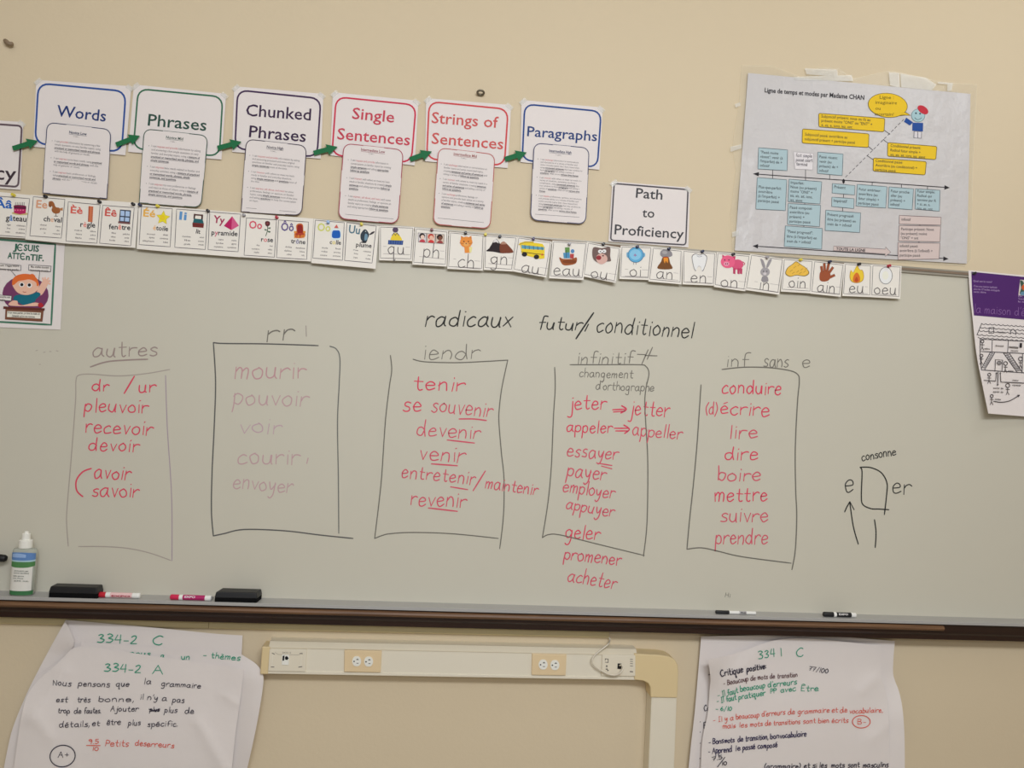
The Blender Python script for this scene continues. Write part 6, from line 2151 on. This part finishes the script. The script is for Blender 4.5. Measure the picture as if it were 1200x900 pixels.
def marker(label, pxa, pxb, d, r, segs, txt, rz=0.0):
    """segs: list of (pixel x where the band ends, colour material, radius factor). txt: (body, px0, px1, material, width style)."""
    xa = xat(pxa, d)
    z = ZT + r
    ax = Vector((math.cos(rz), math.sin(rz), 0))
    t = thing('whiteboard_marker', label, 'marker', ((xa + xat(pxb, d)) / 2, -d, ZT), 'markers on the tray')
    start = pxa
    o = None
    for k, (pe, m, rf, nm) in enumerate(segs):
        a, e = xat(start, d) - xa, xat(pe, d) - xa
        mb = MB()
        r0 = r * rf
        first, last = k == 0, k == len(segs) - 1
        prof = [(a, r0 * (0.7 if first else 0.995)), (a + 0.0012, r0 * (0.92 if first else 1.0)), (a + 0.003, r0), (e - 0.002, r0), (e - 0.0004, r0 * (0.9 if last else 1.0)), (e, r0 * (0.75 if last else 0.995))]
        lathe(mb, Vector((xa, -d, z)), ax, prof, lambda i: m, 20)
        mb.build(nm, t, None, True)
        start = pe
    if txt:
        body, p0, p1, m, hgt, ang = txt
        vs, fs = text2d(body, 0.03)
        u0, u1 = min(v[0] for v in vs), max(v[0] for v in vs)
        w0, w1 = min(v[1] for v in vs), max(v[1] for v in vs)
        mb = MB()
        A, B = xat(p0, d) - xa, xat(p1, d) - xa
        rr = r + 0.0003
        side = Vector((-ax.y, ax.x, 0))
        V = []
        for x, y in vs:
            s = A + (B - A) * (x - u0) / (u1 - u0)
            th = ang + ((y - w0) / (w1 - w0) - 0.5) * hgt / rr
            V.append(Vector((xa, -d, z)) + ax * s - side * (rr * math.cos(th)) + Vector((0, 0, rr * math.sin(th))))
        mb.raw(V, fs, m)
        mb.build('label_text', t, 'printed lettering')


CRIM, WHT = surf('marker_red', (186, 34, 50), 0.4), surf('marker_white', (228, 222, 218), 0.4)
PNKM, MAG = surf('marker_crimson', (198, 40, 78), 0.4), surf('marker_magenta', (168, 34, 96), 0.4)
BLKM = surf('marker_black', (28, 28, 30), 0.4)
marker('red-capped white marker beside the left eraser', 114.4, 164.6, 0.058, 0.0076, [(124.6, CRIM, 1.0, 'cap'), (130, WHT, 0.98, 'barrel_ring'), (155.6, surf('marker_pale_pink', (224, 186, 186), 0.4), 0.94, 'barrel'), (164.6, WHT, 0.98, 'end_plug')], ('EXPO', 132, 154, ink((160, 40, 62)), 0.005, -0.1))
marker('magenta marker lying left of the right-hand eraser', 200, 249.6, 0.062, 0.0074, [(210.6, PNKM, 1.0, 'cap'), (215, WHT, 1.0, 'barrel_ring'), (241, MAG, 0.96, 'barrel'), (248, WHT, 0.98, 'end_plug'), (249.8, M_ALU, 0.7, 'end_tip')], ('EXPO', 217.4, 230, ink((232, 214, 220)), 0.0062, 0.45), -0.01)
marker('slim white marker with a black cap, middle of the three right of centre', 839.6, 886.6, 0.055, 0.0052, [(855.2, BLKM, 1.05, 'cap'), (867, WHT, 0.95, 'barrel'), (875.4, surf('marker_grey_band', (176, 174, 174), 0.4), 0.96, 'barrel_band'), (886.6, WHT, 0.95, 'end_plug')], ('FINE', 868.4, 874.4, BLKM, 0.005, 0.2))
marker('black marker with white bands towards the right end of the tray', 965.8, 1003.8, 0.055, 0.0074, [(977.4, BLKM, 1.0, 'cap'), (980.6, WHT, 1.0, 'barrel_ring'), (998, BLKM, 0.96, 'barrel'), (1003.8, WHT, 0.98, 'end_plug')], ('EXPO', 983, 993.6, ink((214, 212, 210)), 0.0062, 0.4))

# ------------------------------------------------------------------ small fixings in the wall above
m = surf('anchor_metal', (112, 106, 92), 0.4, 0.5, 0.6)
p = P(562.8, 111.5, 0.0)
c0 = p + Vector((0, -0.0135, 0.002))
u, v = Vector((1, 0, 0)), Vector((0, 0.94, -0.34))
ring = [c0 + u * (0.0098 * math.cos(t)) + v * (0.0098 * math.sin(t)) for t in [2 * math.pi * i / 24 for i in range(25)]]
mb = MB(); tube(mb, ring, 0.0034, m, 10); tube(mb, [c0 + v * 0.0098, p + Vector((0, 0.002, 0.001))], 0.003, m, 10)
tag(mb.build('wall_anchor', None), 'round metal wall anchor above the Strings of Sentences poster', 'wall anchor')
p = P(11.4, 52.4, 0.0)
mb = MB(); tube(mb, [p + Vector((-0.009, 0.002, 0.009)), p + Vector((-0.007, -0.010, 0.006)), p + Vector((0.0, -0.016, 0.0)), p + Vector((0.009, -0.016, -0.004)), p + Vector((0.012, -0.010, -0.001))], 0.0058, surf('hook_plastic', (128, 110, 90), 0.5), 10)
tag(mb.build('wall_hook', None, smooth_shade=True), 'small brown wall hook at the upper left', 'wall hook')
